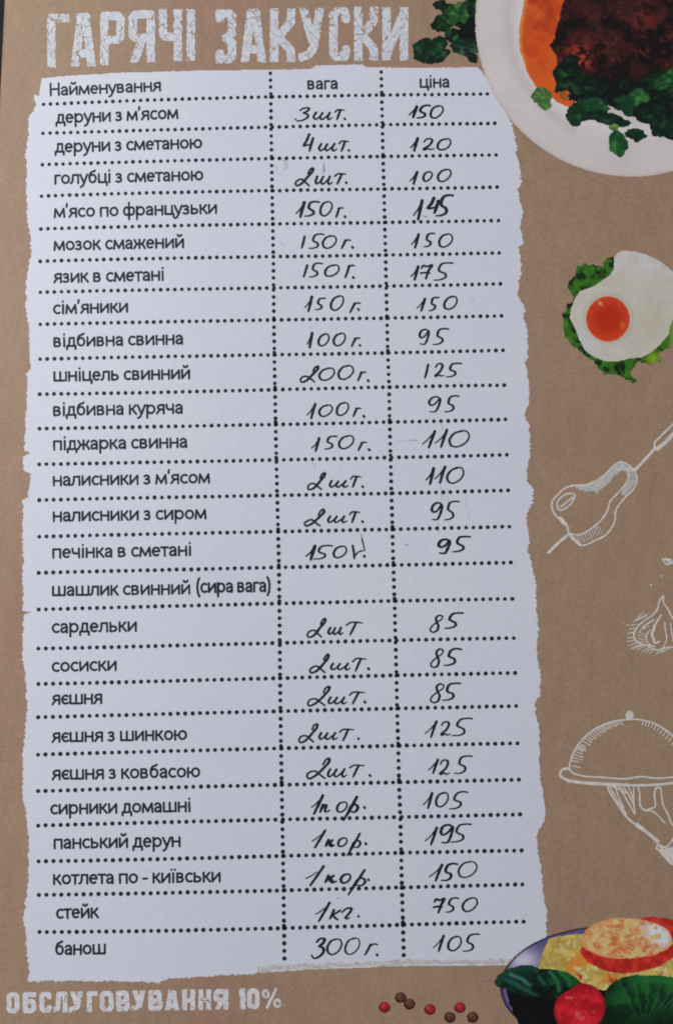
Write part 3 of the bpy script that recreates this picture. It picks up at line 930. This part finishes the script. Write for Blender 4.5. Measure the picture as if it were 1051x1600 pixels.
z6 = zoomer(840, 850, S)
sk = Strokes(30)
for pts, wd in [
    ([(970, 405), (945, 440), (925, 510), (880, 560), (820, 600), (770, 650), (745, 700), (755, 745), (800, 775), (850, 790), (890, 815), (930, 825), (980, 810),
      (1051, 800), (1120, 780), (1180, 740), (1195, 690), (1160, 640), (1100, 605), (1051, 580), (1020, 530), (1000, 490), (975, 460), (975, 405)], 2.6),
    ([(955, 555), (920, 610), (895, 660), (890, 720), (910, 770), (940, 760)], 3.0),
    ([(905, 650), (885, 700), (900, 745)], 4.2),
    ([(870, 670), (845, 700), (845, 750), (870, 785), (905, 800)], 2.2),
    ([(985, 610), (990, 680), (1000, 740), (975, 800)], 2.2),
    ([(1030, 620), (1040, 700), (1050, 760)], 1.8),
    ([(1085, 640), (1100, 700), (1090, 770)], 1.8),
    ([(900, 590), (850, 620), (815, 645)], 2.4), ([(880, 600), (830, 640), (790, 680)], 1.8), ([(860, 640), (820, 660)], 1.8),
    ([(780, 690), (830, 700)], 1.3), ([(775, 710), (835, 722)], 1.3), ([(780, 735), (830, 745)], 1.3), ([(800, 755), (840, 762)], 1.3),
    ([(970, 120), (1000, 118), (1035, 128), (1040, 140), (1051, 150), (1075, 160)], 3.0), ([(970, 125), (990, 150), (1005, 160), (1030, 150)], 2.8),
    ([(1000, 130), (1020, 140), (1010, 155)], 2.0), ([(958, 250), (963, 248)], 2.6), ([(874, 319), (880, 318)], 2.6), ([(660, 614), (664, 611)], 1.8)]:
    sk.add(z6(pts), wd, jit=.14)
for (a, b2) in [((800, 575), (850, 545)), ((775, 575), (820, 530)), ((755, 600), (840, 560)), ((735, 608), (800, 580)), ((715, 635), (770, 625)), ((710, 665), (755, 655)),
                ((700, 697), (745, 690)), ((693, 732), (748, 728)), ((693, 760), (755, 752)), ((700, 792), (775, 770)), ((722, 815), (810, 780)), ((775, 822), (840, 792)),
                ((810, 838), (865, 808)), ((868, 852), (900, 825)), ((915, 858), (970, 825)), ((950, 852), (1020, 815)), ((840, 845), (885, 812)), ((690, 632), (700, 630)),
                ((745, 815), (825, 785)), ((760, 590), (790, 570))]:
    m_ = ((a[0] + b2[0]) / 2, (a[1] + b2[1]) / 2 - 3)
    sk.add(z6([a, m_, b2]), 1.55, jit=.15)
sk.build('garlic_drawing', M_sketch, label='white line drawing of a garlic bulb')

z7 = zoomer(840, 1090, S)
sk = Strokes(30)
for pts, wd in [
    ([(240, 560), (250, 500), (290, 400), (360, 310), (450, 240), (560, 192), (680, 172), (760, 168), (870, 190), (950, 225), (1051, 300), (1110, 365), (1160, 460), (1180, 560)], 2.6),
    ([(245, 555), (215, 552), (180, 570), (170, 600), (200, 630), (280, 652), (400, 665), (560, 675), (720, 682), (880, 680), (1051, 665), (1180, 650), (1240, 610), (1210, 575)], 4.0),
    ([(245, 565), (280, 590), (360, 612), (500, 620), (680, 632), (800, 615), (920, 628), (1051, 618), (1150, 608), (1190, 575)], 2.6),
    ([(230, 645), (330, 660), (500, 672), (700, 680)], 5.0),
    ([(540, 690), (560, 740), (620, 830), (680, 920), (740, 975), (830, 1040), (900, 1100), (955, 1165)], 3.2),
    ([(555, 685), (600, 770), (650, 850), (685, 905)], 2.2), ([(575, 690), (640, 720), (660, 745), (750, 905)], 2.6), ([(600, 690), (610, 730), (665, 860)], 2.2),
    ([(655, 690), (700, 750), (740, 830), (755, 900)], 2.6), ([(700, 690), (740, 790), (740, 800)], 2.0), ([(745, 690), (742, 780), (752, 900)], 2.4),
    ([(630, 690), (680, 745)], 2.2),
    ([(775, 690), (790, 740), (795, 840), (830, 878), (880, 880), (930, 915), (985, 975)], 2.6),
    ([(835, 878), (870, 865), (908, 850), (905, 740), (925, 700), (950, 705), (960, 760), (970, 830), (1010, 910), (1040, 985), (1060, 1000)], 2.6),
    ([(955, 1165), (1000, 1160), (1051, 1100), (1090, 1060)], 2.8),
    ([(920, 1170), (930, 1150), (965, 1160), (955, 1185), (920, 1175)], 3.0)]:
    sk.add(z7(pts), wd, jit=.08)
for k in range(27):   # comb hatching inside the dome
    t = k / 26
    ax = np.interp(t, [0, .3, .6, 1], [245, 320, 460, 640])
    ay = np.interp(ax, [240, 250, 290, 360, 450, 560, 680], [560, 500, 400, 310, 240, 192, 174])
    ln = np.interp(t, [0, .2, .6, 1], [90, 75, 60, 38]) * random.uniform(.8, 1.1)
    an = np.interp(t, [0, .4, 1], [.15, .60, 1.0])
    sk.add(z7([(ax, ay), (ax + ln * math.cos(an) * .95, ay + ln * math.sin(an))]), 1.7, jit=.12)
for k in range(14):
    t = k / 13
    ax = 820 + t * 330
    ay = np.interp(ax, [760, 870, 950, 1051, 1110, 1160], [168, 190, 225, 300, 365, 460])
    sk.add(z7([(ax, ay), (ax - 12 - 30 * t, ay + 32 + 12 * t)]), 1.7, jit=.12)
for k in range(20):
    t = k / 19
    x, y = 745 + 175 * t, 980 + 130 * t
    sk.add(z7([(x, y + 6), (x + 26, y - 4 + 12 * t)]), 2.2, jit=.2)
th = [(712 + 27 * math.cos(a) * .1, 138) for a in (0, 1)]
for r_ in (22, 12, 4):
    sk.add(z7([(712 + r_ * math.cos(a), 140 + (r_ + 6) * math.sin(a)) for a in np.linspace(0, 6.28, 9)]), 4.0, jit=.02)
for k in range(12):
    sk.add(z7([(945 + 8 * k, 1195 + 9 * k), (1051 + 5 * k, 1190 + 8 * k - 20 + 14 * k * .2), (1200, 1160 + 20 * k)]), 3.6, jit=.03)
sk.build('cloche_drawing', M_sketch, label='white line drawing of a hand carrying a domed serving dish')


# ------------------------------------------------------------------ printed food photographs
def picture(name, parent, poly, color, lift, edge=1.2, escale=5, seed=0, label=None, step=1.0):
    xs_ = [p[0] for p in poly]
    ys_ = [p[1] for p in poly]
    box = (min(xs_) - 3, min(ys_) - 3, max(xs_) + 3, max(ys_) + 3)

    def mask(x, y):
        jx = (fbm(x, y, escale, seed + 90, 3) - .5) * 2 * edge
        jy = (fbm(x, y, escale, seed + 95, 3) - .5) * 2 * edge
        return in_poly(x + jx, y + jy, poly)
    return raster(name, box, mask, M_pic, lift, parent, step, 1, color, label)


def ell(cx, cy, rx, ry, ang=0, n=40):
    c, s_ = math.cos(ang), math.sin(ang)
    return [(cx + rx * math.cos(t) * c - ry * math.sin(t) * s_, cy + rx * math.cos(t) * s_ + ry * math.sin(t) * c)
            for t in np.linspace(0, 2 * math.pi, n, endpoint=False)]


def leaves(name, parent, items, lift, seed, label=None, step=1.0, wob=2.2):
    """a bunch of overlapping leaves: (cx, cy, rx, ry, angle in degrees, dark colour, light colour)"""
    bx = (min(i[0] - max(i[2], i[3]) for i in items) - 3, min(i[1] - max(i[2], i[3]) for i in items) - 3,
          max(i[0] + max(i[2], i[3]) for i in items) + 3, max(i[1] + max(i[2], i[3]) for i in items) + 3)

    def local(x, y, it, k):
        cx, cy, rx, ry, an = it[:5]
        a = R(an)
        jx = x + (fbm(x, y, 7, seed + k, 4) - .5) * 2.4 * wob
        jy = y + (fbm(x, y, 7, seed + 50 + k, 4) - .5) * 2.4 * wob
        dx, dy = jx - cx, jy - cy
        u = (dx * math.cos(a) + dy * math.sin(a)) / rx
        v_ = (-dx * math.sin(a) + dy * math.cos(a)) / ry
        th_ = np.arctan2(v_, u)
        return u, v_, np.hypot(u, v_ / (1 - .38 * np.clip(u * u, 0, 1.2))) * (1 + .05 * np.sin(5 * th_ + k) + .03 * np.sin(11 * th_ + 2 * k))

    def mask(x, y):
        m = np.zeros(x.shape, bool)
        for k, it in enumerate(items):
            m |= local(x, y, it, k)[2] < 1
        return m

    def color(x, y):
        c = np.tile(alb(items[0][5]), (len(x), 1))
        for k, it in enumerate(items):
            u, v_, d = local(x, y, it, k)
            dk, lt = alb(it[5]), alb(it[6])
            n_ = fbm(x, y, 7, seed + 200 + k, 4)
            side_ = -1 if k % 2 else 1
            t = np.clip(.18 + .34 * side_ * v_ * (1 - d * .3) + 2.2 * (n_ - .5) + .16 * u, 0, 1) ** 1.3
            cc = mix(dk, lt, t)
            vein = np.abs(np.sin((np.abs(u) * 5 + np.abs(v_) * 2.5) * (it[2] / 14) + k)) < .16
            cc = mix(cc, dk, vein * .35)
            rib = np.exp(-(v_ * it[3] / .9) ** 2) * (np.abs(u) < .75)
            cc = mix(cc, lt * 1.2, rib * .28)
            gl = np.exp(-((v_ - .35 * side_) * 6) ** 2 - ((u - .1) * 2.2) ** 2) * sstep(.5, .66, n_)
            cc = mix(cc, lt * 1.5 + .02, gl * .6)
            cc = mix(cc, dk * .6, sstep(.88, 1.0, d) * .3)
            c = np.where((d < 1.03)[:, None], cc, c)
        return c
    return raster(name, bx, mask, M_pic, lift, parent, step, 1, color, label)


DK, MD, BR = (8, 20, 12), (20, 48, 24), (56, 108, 40)
z3 = lambda x, y: (630 + x * .4006, y * .4006)


def scatter(items, n, seed, lo, hi, pal, skip=0):
    """small leaves strewn over the big dark ones"""
    rg = random.Random(seed)
    out = []
    for _ in range(n):
        b_i = rg.choice(items[skip:])
        a_ = rg.uniform(0, 6.28)
        q = rg.uniform(0, .78) ** .6
        an = R(b_i[4])
        dx, dy = b_i[2] * q * math.cos(a_), b_i[3] * q * math.sin(a_)
        r_ = rg.uniform(lo, hi)
        dk, lt = rg.choice(pal)
        out.append((b_i[0] + dx * math.cos(an) - dy * math.sin(an), b_i[1] + dx * math.sin(an) + dy * math.cos(an), r_, r_ * rg.uniform(.4, .68), rg.uniform(0, 180), dk, lt))
    return out


PAL = [((6, 16, 10), (16, 40, 22)), ((8, 26, 14), (26, 60, 30)), ((10, 34, 16), (34, 78, 36)), ((5, 14, 10), (14, 34, 22)), ((14, 44, 20), (48, 98, 44))]


def lf(f, s, x, y, rx, ry, an, dk, lt):
    X, Y = f(x, y)
    return (X, Y, rx * s, ry * s, an, dk, lt)


# the top of the page is a little nearer the window
KL = 0.63
# sprig behind the plate
it = [lf(z3, .4006, *a) for a in [
    (255, 60, 60, 70, 80, DK, MD), (150, 90, 34, 46, 60, DK, (34, 80, 34)), (180, 40, 26, 42, 100, (14, 40, 18), (40, 90, 36)),
    (145, 25, 18, 10, 40, DK, MD), (205, 55, 24, 50, 20, (26, 66, 26), (78, 128, 48)), (240, 45, 24, 46, 10, (20, 54, 24), BR),
    (275, 25, 30, 40, 40, DK, (40, 92, 40)), (270, 130, 55, 60, 0, (4, 10, 6), (10, 30, 16)), (195, 140, 40, 30, 40, DK, MD),
    (80, 195, 46, 50, 30, (10, 34, 16), (30, 76, 40)), (120, 190, 60, 40, -40, (10, 30, 16), (36, 84, 46)), (140, 220, 46, 22, -30, DK, (36, 80, 50)),
    (240, 185, 60, 34, 8, (8, 34, 18), (60, 96, 70)), (270, 225, 26, 20, 50, DK, MD), (95, 240, 38, 9, 10, DK, MD)]]
it = it[:9] + scatter(it[:9], 26, 3, 7, 13, PAL) + it[4:8] + it[9:]
leaves('herb_sprig_picture', page, it, 40, 5, 'printed dark green parsley sprig beside the heading')

# the round plate at the top right
PC = (986, 32, 244)


def plate_col(x, y):
    r = np.hypot(x - PC[0], y - PC[1])
    c = mix(alb((182, 171, 167), .64), alb((192, 181, 178), .64), fbm(x, y, 60, 2, 3))
    c = mix(c, alb((170, 160, 156), .64), np.exp(-((r - 193) / 9) ** 2) * .55 * (x < 900))
    c = mix(c, alb((202, 190, 188), .64), np.exp(-((r - 172) / 12) ** 2) * .5)
    c = mix(c, alb((172, 150, 150), .64), sstep(165, 120, r) * .8 * (y > 60))
    c = mix(c, alb((176, 162, 148), .64), sstep(236, 244, r) * .6)
    return c


dp = picture('dinner_plate_picture', page, ell(PC[0], PC[1], PC[2], PC[2], 0, 120), plate_col, 44, .5, 8, 3,
             'printed round plate of dark roast meat with orange sauce and greens')


def Z3(pts):
    return [z3(*p) for p in pts]


def sauce_col(x, y):
    n_ = fbm(x, y, 16, 11, 4)
    c = mix(alb((174, 60, 22)), alb((190, 78, 28)), sstep(.25, .75, n_))
    c = mix(c, alb((140, 40, 18)), sstep(.52, .8, fbm(x, y, 22, 15, 3)) * .6)
    xe = np.interp(y, [0, 50, 80, 115, 140], [820, 811, 813, 822, 838])
    c = mix(c, alb((212, 128, 62)), np.exp(-((x - xe) / 4) ** 2) * .7)
    c = mix(c, alb((210, 86, 26)), sstep(90, 130, y) * .6)
    return c


picture('sauce', dp, Z3([(478, -90), (470, 0), (450, 110), (452, 190), (478, 275), (515, 340), (560, 365), (600, 400), (650, 420), (680, 380), (700, 200), (700, -90)]), sauce_col, 50, 1.2, 8, 12)


def meat_col(x, y):
    n_ = fbm(x + y * .4, y - x * .5, 26, 31, 5)
    rd = 1 - np.abs(fbm(x * .7 + y * .7, y - x, 15, 37, 4) - .5) * 8
    c = mix(alb((16, 8, 8)), alb((52, 21, 18)), sstep(.38, .68, n_))
    c = mix(c, alb((104, 42, 32)), np.clip(rd, 0, 1) ** 2 * .5 * sstep(.42, .6, fbm(x, y, 20, 45, 3)))
    sp = fbm(x, y, 3.5, 47, 2)
    c = mix(c, alb((130, 70, 56)), sstep(.72, .86, sp) * .35 * sstep(.45, .6, n_))
    c = mix(c, alb((8, 5, 6)), sstep(.5, .8, fbm(x, y, 9, 49, 3)) * .5)
    g = np.exp(-((x - 905) / 17) ** 2 - ((y - 90) / 22) ** 2)
    c = mix(c, alb((160, 52, 34)), g * sstep(.35, .6, fbm(x, y, 9, 41, 3)))
    g = np.exp(-((x - 1005) / 30) ** 2 - ((y - 30) / 24) ** 2)
    c = mix(c, alb((96, 34, 28)), g * sstep(.42, .6, fbm(x, y, 10, 44, 3)) * .8)
    c = mix(c, alb((14, 10, 10)), sstep(100, 135, y))
    return c


picture('roast_meat', dp, Z3([(640, -90), (625, 0), (605, 70), (590, 150), (570, 175), (600, 230), (590, 290), (620, 330), (700, 420), (860, 400), (1000, 350),
                              (1120, 280), (1180, 150), (1150, -90)]), meat_col, 56, 3.0, 9, 22)
it = [lf(z3, .4006, *a) for a in [
    (640, 290, 60, 60, 0, DK, (22, 46, 22)), (720, 350, 100, 60, 20, (6, 14, 10), (18, 44, 24)), (860, 370, 110, 60, 0, (6, 12, 10), (16, 40, 22)),
    (1000, 350, 90, 80, -20, (6, 14, 10), (20, 50, 26)), (1040, 470, 90, 70, 0, (6, 16, 12), (20, 48, 28)), (1090, 300, 80, 60, -60, (20, 50, 28), (50, 110, 50)),
    (1010, 320, 46, 26, -30, (16, 54, 26), (44, 110, 48)), (700, 430, 60, 46, -30, (12, 34, 20), (24, 60, 32)), (665, 455, 30, 44, -20, (14, 40, 22), (36, 76, 40)),
    (745, 415, 62, 34, 12, (14, 50, 26), (36, 90, 48)), (800, 465, 90, 26, 14, (10, 28, 18), (20, 60, 34)), (890, 415, 66, 40, 30, (12, 46, 24), (30, 84, 44)),
    (920, 375, 40, 28, 20, (20, 60, 28), (60, 110, 50)), (905, 525, 44, 26, 10, (10, 34, 22), (22, 64, 36)), (835, 560, 54, 38, 75, (18, 62, 28), (42, 100, 44)),
    (820, 495, 22, 12, 0, (60, 90, 36), (104, 136, 60)), (625, 375, 24, 12, 40, (130, 70, 30), (150, 100, 50)), (540, 375, 42, 36, 0, (54, 84, 40), (96, 126, 66)),
    (552, 408, 28, 20, 10, (60, 94, 44), (92, 126, 62)), (1010, 500, 50, 36, -20, (8, 26, 18), (20, 54, 32)), (960, 440, 70, 46, 0, (8, 22, 14), (18, 50, 28))]]
it = it[:5] + scatter(it[:8], 60, 9, 8, 16, PAL[:4]) + it[5:]
leaves('herb_leaves', dp, it, 62, 17)

KL = 0.58
# fried egg on lettuce
z4 = lambda pts: [(840 + x * S, 370 + y * S) for x, y in pts]


def let_col(x, y):
    n_ = fbm(x, y, 9, 61, 4)
    c = mix(alb((10, 26, 6)), alb((46, 92, 20)), sstep(.32, .62, n_))
    c = mix(c, alb((66, 112, 34)), sstep(.6, .8, fbm(x, y, 6, 63, 3)) * .7)
    g = np.exp(-((x - 1020) / 12) ** 2 - ((y - 560) / 12) ** 2)
    c = mix(c, alb((112, 140, 26)), g)
    return mix(c, alb((120, 132, 50)), sstep(1040, 1052, x) * sstep(480, 500, y) * .8)


eg = picture('fried_egg_picture', page, z4([(585, 160), (545, 165), (510, 190), (505, 235), (440, 215), (360, 208), (295, 230), (285, 310), (235, 350), (240, 410), (268, 450), (280, 500), (235, 515),
                                            (215, 560), (188, 600), (195, 690), (208, 785), (260, 840), (350, 910), (420, 960), (480, 1040), (540, 1075), (600, 1062), (680, 1110), (735, 1140),
                                            (762, 1130), (735, 1090), (720, 1045), (775, 965), (860, 992), (960, 975), (935, 905), (1030, 860), (1080, 760), (1110, 600), (1000, 400), (700, 300)]),
             let_col, 40, 3.6, 4.5, 42, 'printed fried egg lying on green lettuce leaves')


def white_col(x, y):
    c = mix(alb((166, 158, 144)), alb((176, 169, 158)), fbm(x, y, 22, 71, 3))
    c = mix(c, alb((162, 152, 122)), np.exp(-((x - 1018) / 20) ** 2 - ((y - 500) / 34) ** 2) * .6)
    c = mix(c, alb((142, 128, 104)), np.clip((np.hypot(x - 949, y - 498) < 41) * 1.0, 0, 1) * .25)
    c = mix(c, alb((168, 168, 170)), np.exp(-((x - 915) / 22) ** 2 - ((y - 535) / 20) ** 2) * .7)
    c = mix(c, alb((176, 170, 172)), sstep(445, 400, y) * sstep(.4, .6, fbm(x, y, 15, 73, 3)) * .8)
    return c


picture('egg_white', eg, z4([(590, 160), (620, 125), (655, 108), (750, 115), (850, 140), (950, 190), (1040, 262), (1120, 340), (1180, 450), (1160, 560), (1051, 630), (1025, 700), (1015, 760), (950, 835),
                             (880, 900), (800, 940), (720, 945), (620, 970), (520, 968), (430, 932), (365, 885), (325, 810), (290, 720), (246, 632), (258, 560), (288, 480), (325, 425),
                             (420, 390), (490, 348), (560, 300), (588, 250)]), white_col, 48, .6, 8, 77)


def yolk_col(x, y):
    r = np.hypot(x - 949, y - 498) / 34
    c = mix(alb((160, 36, 14)), alb((178, 52, 22)), sstep(.3, 1.0, r))
    c = mix(c, alb((190, 74, 40)), sstep(.92, 1.0, r) * .6)
    c = mix(c, alb((224, 140, 86)), np.exp(-(((x - 937) + (y - 474)) / 5.5) ** 2 - (((x - 937) - (y - 474)) / 3.2) ** 2 * .8) * .95)
    c = mix(c, alb((200, 100, 40)), np.exp(-((x - 972) / 4) ** 2 - ((y - 508) / 4.5) ** 2) * .7)
    return c


picture('yolk', eg, ell(949, 498.5, 34, 35.5, 0, 60), yolk_col, 54, .4, 6, 81)

KL = 0.50
# peppercorns
for (x, y, red) in [(468, 289, 1), (527, 254, 0), (559, 278, 0), (633, 298, 1), (743, 291, 1), (706, 326, 0), (789, 326, 0)]:
    X, Y = 400 + x * .4282, 1450 + y * .4282
    a0, a1, a2 = ((82, 14, 18), (138, 26, 32), (160, 60, 56)) if red else ((42, 22, 16), (78, 46, 34), (104, 70, 54))

    def pc(x_, y_, X=X, Y=Y, a0=a0, a1=a1, a2=a2):
        r = np.hypot(x_ - X, y_ - Y) / 8.5
        c = mix(alb(a1), alb(a0), sstep(.5, 1.0, r + .25 * (y_ - Y) / 8))
        c = mix(c, alb(a0), sstep(.5, .75, fbm(x_, y_, 4, int(X), 2)) * .5)
        return mix(c, alb(a2), np.exp(-((x_ - X + 2) / 3) ** 2 - ((y_ - Y + 3) / 2.5) ** 2) * .7)
    picture('peppercorn_picture', page, ell(X, Y, 8.9, 8.6, 0, 24), pc, 40, .6, 4, int(X), 'printed ' + ('red' if red else 'brown') + ' peppercorn', .75)

# breakfast plate at the lower right
s8 = 311 / 1051
z8 = lambda x, y: (740 + x * s8, 1400 + y * s8)
Z8 = lambda pts: [z8(*p) for p in pts]


def bplate_col(x, y):
    u, v_ = (x - 740) / s8, (y - 1400) / s8
    c = mix(alb((58, 48, 80)), alb((88, 80, 120)), fbm(u, v_, 90, 101, 3))
    g = np.exp(-((u - 260) / 80) ** 2 - ((v_ - 340) / 60) ** 2)
    c = mix(c, alb((168, 160, 186)), g * .95)
    c = mix(c, alb((4, 3, 6)), sstep(430, 480, v_) * sstep(1.0, .97, np.hypot((u - 720) / 582, (v_ - 480) / 322) + .03))
    e = np.hypot((u - 720) / 582, (v_ - 480) / 322)
    c = mix(c, alb((26, 16, 30)), sstep(.965, .995, e))
    c = mix(c, alb((110, 92, 140)), np.exp(-((e - .955) / .010) ** 2) * .6 * (v_ > 470))
    return c


bp_ = picture('breakfast_plate_picture', page, [z8(720 + 582 * math.cos(t), 480 + 322 * math.sin(t)) for t in np.linspace(0, 2 * math.pi, 120, endpoint=False)],
              bplate_col, 44, .4, 6, 5, 'printed purple plate with toast, melted cheese, tomato and spinach')


def toast_col(x, y):
    u, v_ = (x - 740) / s8, (y - 1400) / s8
    n_ = fbm(u, v_, 50, 111, 5)
    c = mix(alb((142, 116, 50)), alb((172, 146, 74)), sstep(.3, .7, n_))
    c = mix(c, alb((192, 164, 98)), sstep(.5, .7, fbm(u, v_, 12, 115, 3)) * .35)
    c = mix(c, alb((196, 110, 40)), sstep(.48, .66, fbm(u + v_, v_ * 1.3, 90, 113, 3)) * sstep(440, 520, u))
    c = mix(c, alb((206, 184, 130)), sstep(.56, .75, fbm(u + v_ * .3, v_, 24, 117, 4)) * .7 * sstep(400, 480, u))
    return mix(c, alb((150, 40, 24)), sstep(.60, .72, fbm(u, v_, 50, 119, 3)) * sstep(380, 430, v_))


picture('omelette', bp_, Z8([(400, 222), (440, 212), (500, 205), (570, 200), (700, 180), (1000, 180), (1250, 260), (1280, 420), (1100, 470), (860, 440), (740, 470), (690, 500), (600, 480),
                             (540, 440), (480, 402), (420, 392), (340, 385), (350, 335), (372, 270)]), toast_col, 50, 1.6, 6, 54)


def tom_col(x, y):
    n_ = fbm(x, y, 10, 121, 3)
    return mix(alb((142, 26, 20)), alb((178, 44, 32)), sstep(.3, .7, n_))


arc = [(805 + 275 * math.cos(t), 235 + 175 * math.sin(t)) for t in np.linspace(R(175), R(-95), 50)]
arc2 = [(800 + 238 * math.cos(t), 225 + 118 * math.sin(t)) for t in np.linspace(R(-95), R(175), 50)]
picture('tomato_slice', bp_, Z8([(570, 260), (560, 300), (600, 350), (680, 392), (770, 410), (880, 400), (980, 370), (1080, 310), (1130, 240), (1110, 160), (1030, 120), (940, 108), (860, 120),
                                 (800, 200)]), tom_col, 56, 1.0, 7, 60)


def cheese_col(x, y):
    u, v_ = (x - 740) / s8, (y - 1400) / s8
    wu, wv = u + 50 * fbm(u, v_, 60, 171, 3), v_ + 50 * fbm(u, v_, 60, 173, 3)
    n_ = fbm(wu, wv * 1.3, 40, 131, 5)
    rg = 1 - np.abs(fbm(wu, wv * 1.6, 24, 137, 4) - .5) * 11
    c = mix(alb((168, 92, 46)), alb((206, 146, 92)), sstep(.30, .62, n_))
    c = mix(c, alb((218, 178, 134)), np.clip(rg, 0, 1) * .55)
    c = mix(c, alb((196, 84, 40)), sstep(.60, .74, fbm(wu, wv, 26, 139, 4)) * .6)
    g = np.exp(-((u - 975 - (v_ - 190) * .6) / 62) ** 2 - ((v_ - 200) / 62) ** 2)
    c = mix(c, alb((206, 198, 196)), np.clip(g * 1.6, 0, 1) * sstep(.30, .5, fbm(u, v_, 24, 141, 3)))
    e = np.hypot((u - 805) / 242, (v_ - 225) / 108)
    return mix(c, alb((208, 116, 66)), sstep(.88, .99, e) * .7)


picture('melted_cheese', bp_, [z8(805 + 242 * math.cos(t) * (1 + .02 * math.sin(5 * t)), 226 + 108 * math.sin(t) * (1 + .04 * math.sin(3 * t + 1))) for t in np.linspace(0, 2 * math.pi, 60, endpoint=False)],
        cheese_col, 62, 1.4, 6, 66)
it = [lf(z8, s8, *a) for a in [
    (350, 600, 165, 120, 10, (3, 4, 3), (6, 10, 8)), (560, 620, 240, 120, 0, (3, 4, 3), (5, 8, 6)), (720, 640, 110, 130, 0, (3, 5, 4), (5, 12, 8))]]
leaves('dark_leaf_shadows', bp_, it, 68, 23, wob=1.6)


def glow(u, v_, pl, w_):
    d = np.full(u.shape, 1e9)
    for i in range(len(pl) - 1):
        d = np.minimum(d, seg_dist(u, v_, pl[i], pl[i + 1]))
    return np.exp(-(d / w_) ** 2)


def basil_a(x, y):
    u, v_ = (x - 740) / s8, (y - 1400) / s8
    u = u + 14 * (fbm(x, y, 8, 161, 3) - .5)
    v_ = v_ + 14 * (fbm(x, y, 8, 162, 3) - .5)
    n_ = fbm(u, v_, 50, 163, 4)
    c = mix(alb((4, 16, 10)), alb((8, 34, 20)), sstep(.35, .7, n_))
    c = mix(c, alb((18, 66, 32)), sstep(370, 430, u) * sstep(.3, .6, n_) * .9)
    c = mix(c, alb((14, 56, 38)), glow(u, v_, [(120, 455), (170, 400), (250, 378), (320, 380)], 22) * .8)
    c = mix(c, alb((52, 96, 84)), glow(u, v_, [(190, 415), (250, 440), (300, 470)], 9) * .9)
    c = mix(c, alb((26, 74, 62)), glow(u, v_, [(170, 440), (230, 470), (330, 525)], 12) * .8)
    c = mix(c, alb((34, 78, 62)), glow(u, v_, [(330, 395), (345, 430), (370, 460)], 8) * .8)
    c = mix(c, alb((30, 92, 50)), glow(u, v_, [(400, 400), (430, 440), (450, 500)], 9) * .8)
    c = mix(c, alb((30, 92, 44)), glow(u, v_, [(460, 405), (500, 440), (500, 475)], 10) * .7)
    c = mix(c, alb((3, 10, 7)), glow(u, v_, [(350, 400), (300, 450), (330, 500), (420, 530)], 13) * .8)
    c = mix(c, alb((3, 12, 8)), glow(u, v_, [(425, 400), (470, 450), (478, 490)], 7) * .7)
    return mix(c, alb((2, 6, 4)), sstep(500, 550, v_) * .8)


picture('basil_leaf', bp_, Z8([(106, 455), (125, 420), (180, 385), (250, 365), (310, 366), (345, 385), (400, 386), (440, 390), (490, 402), (530, 425), (562, 455), (530, 480), (490, 505),
                               (440, 535), (400, 548), (300, 545), (230, 522), (170, 492), (125, 482)]), basil_a, 76, 1.0, 6, 85)


def basil_b(x, y):
    u, v_ = (x - 740) / s8, (y - 1400) / s8
    u = u + 16 * (fbm(x, y, 9, 171, 3) - .5)
    v_ = v_ + 16 * (fbm(x, y, 9, 172, 3) - .5)
    n_ = fbm(u, v_, 60, 173, 4)
    c = mix(alb((8, 38, 16)), alb((18, 70, 28)), sstep(.3, .68, n_))
    c = mix(c, alb((30, 92, 38)), glow(u, v_, [(900, 440), (1000, 445), (1100, 470)], 34) * .7)
    for q in range(7):
        c = mix(c, alb((40, 100, 48)), glow(u, v_, [(880 + 8 * q, 690), (820 + 48 * q, 560 - 6 * q), (770 + 70 * q, 455 + 4 * abs(q - 3))], 4) * .35)
        c = mix(c, alb((4, 24, 12)), glow(u, v_, [(890 + 8 * q, 690), (842 + 48 * q, 560 - 6 * q), (796 + 70 * q, 470)], 9) * .45)
    c = mix(c, alb((3, 14, 8)), np.clip(sstep(560, 680, v_) * .8 + sstep(780, 690, u) * .6, 0, .9))
    return c


picture('basil_leaf', bp_, Z8([(655, 700), (680, 560), (690, 500), (735, 455), (785, 428), (850, 416), (920, 420), (1000, 422), (1051, 430), (1160, 455), (1230, 540), (1240, 700)]), basil_b, 70, 1.2, 7, 88)


def cher_col(x, y):
    u, v_ = (x - 740) / s8, (y - 1400) / s8
    n_ = fbm(u, v_, 60, 151, 3)
    c = mix(alb((140, 10, 20)), alb((182, 26, 36)), sstep(.3, .7, n_))
    c = mix(c, alb((204, 74, 66)), sstep(.66, .8, fbm(u, v_, 36, 155, 3)) * (np.hypot(u - 560, v_ - 580) < 90) * .8)
    e = np.hypot(u - 557, v_ - 592) / 133
    return mix(c, alb((112, 8, 16)), sstep(.86, 1, e) * .8)


picture('cherry_tomato', bp_, [z8(*p) for p in ell(557, 594, 140, 128, R(-38), 60)], cher_col, 74, .4, 8, 71)
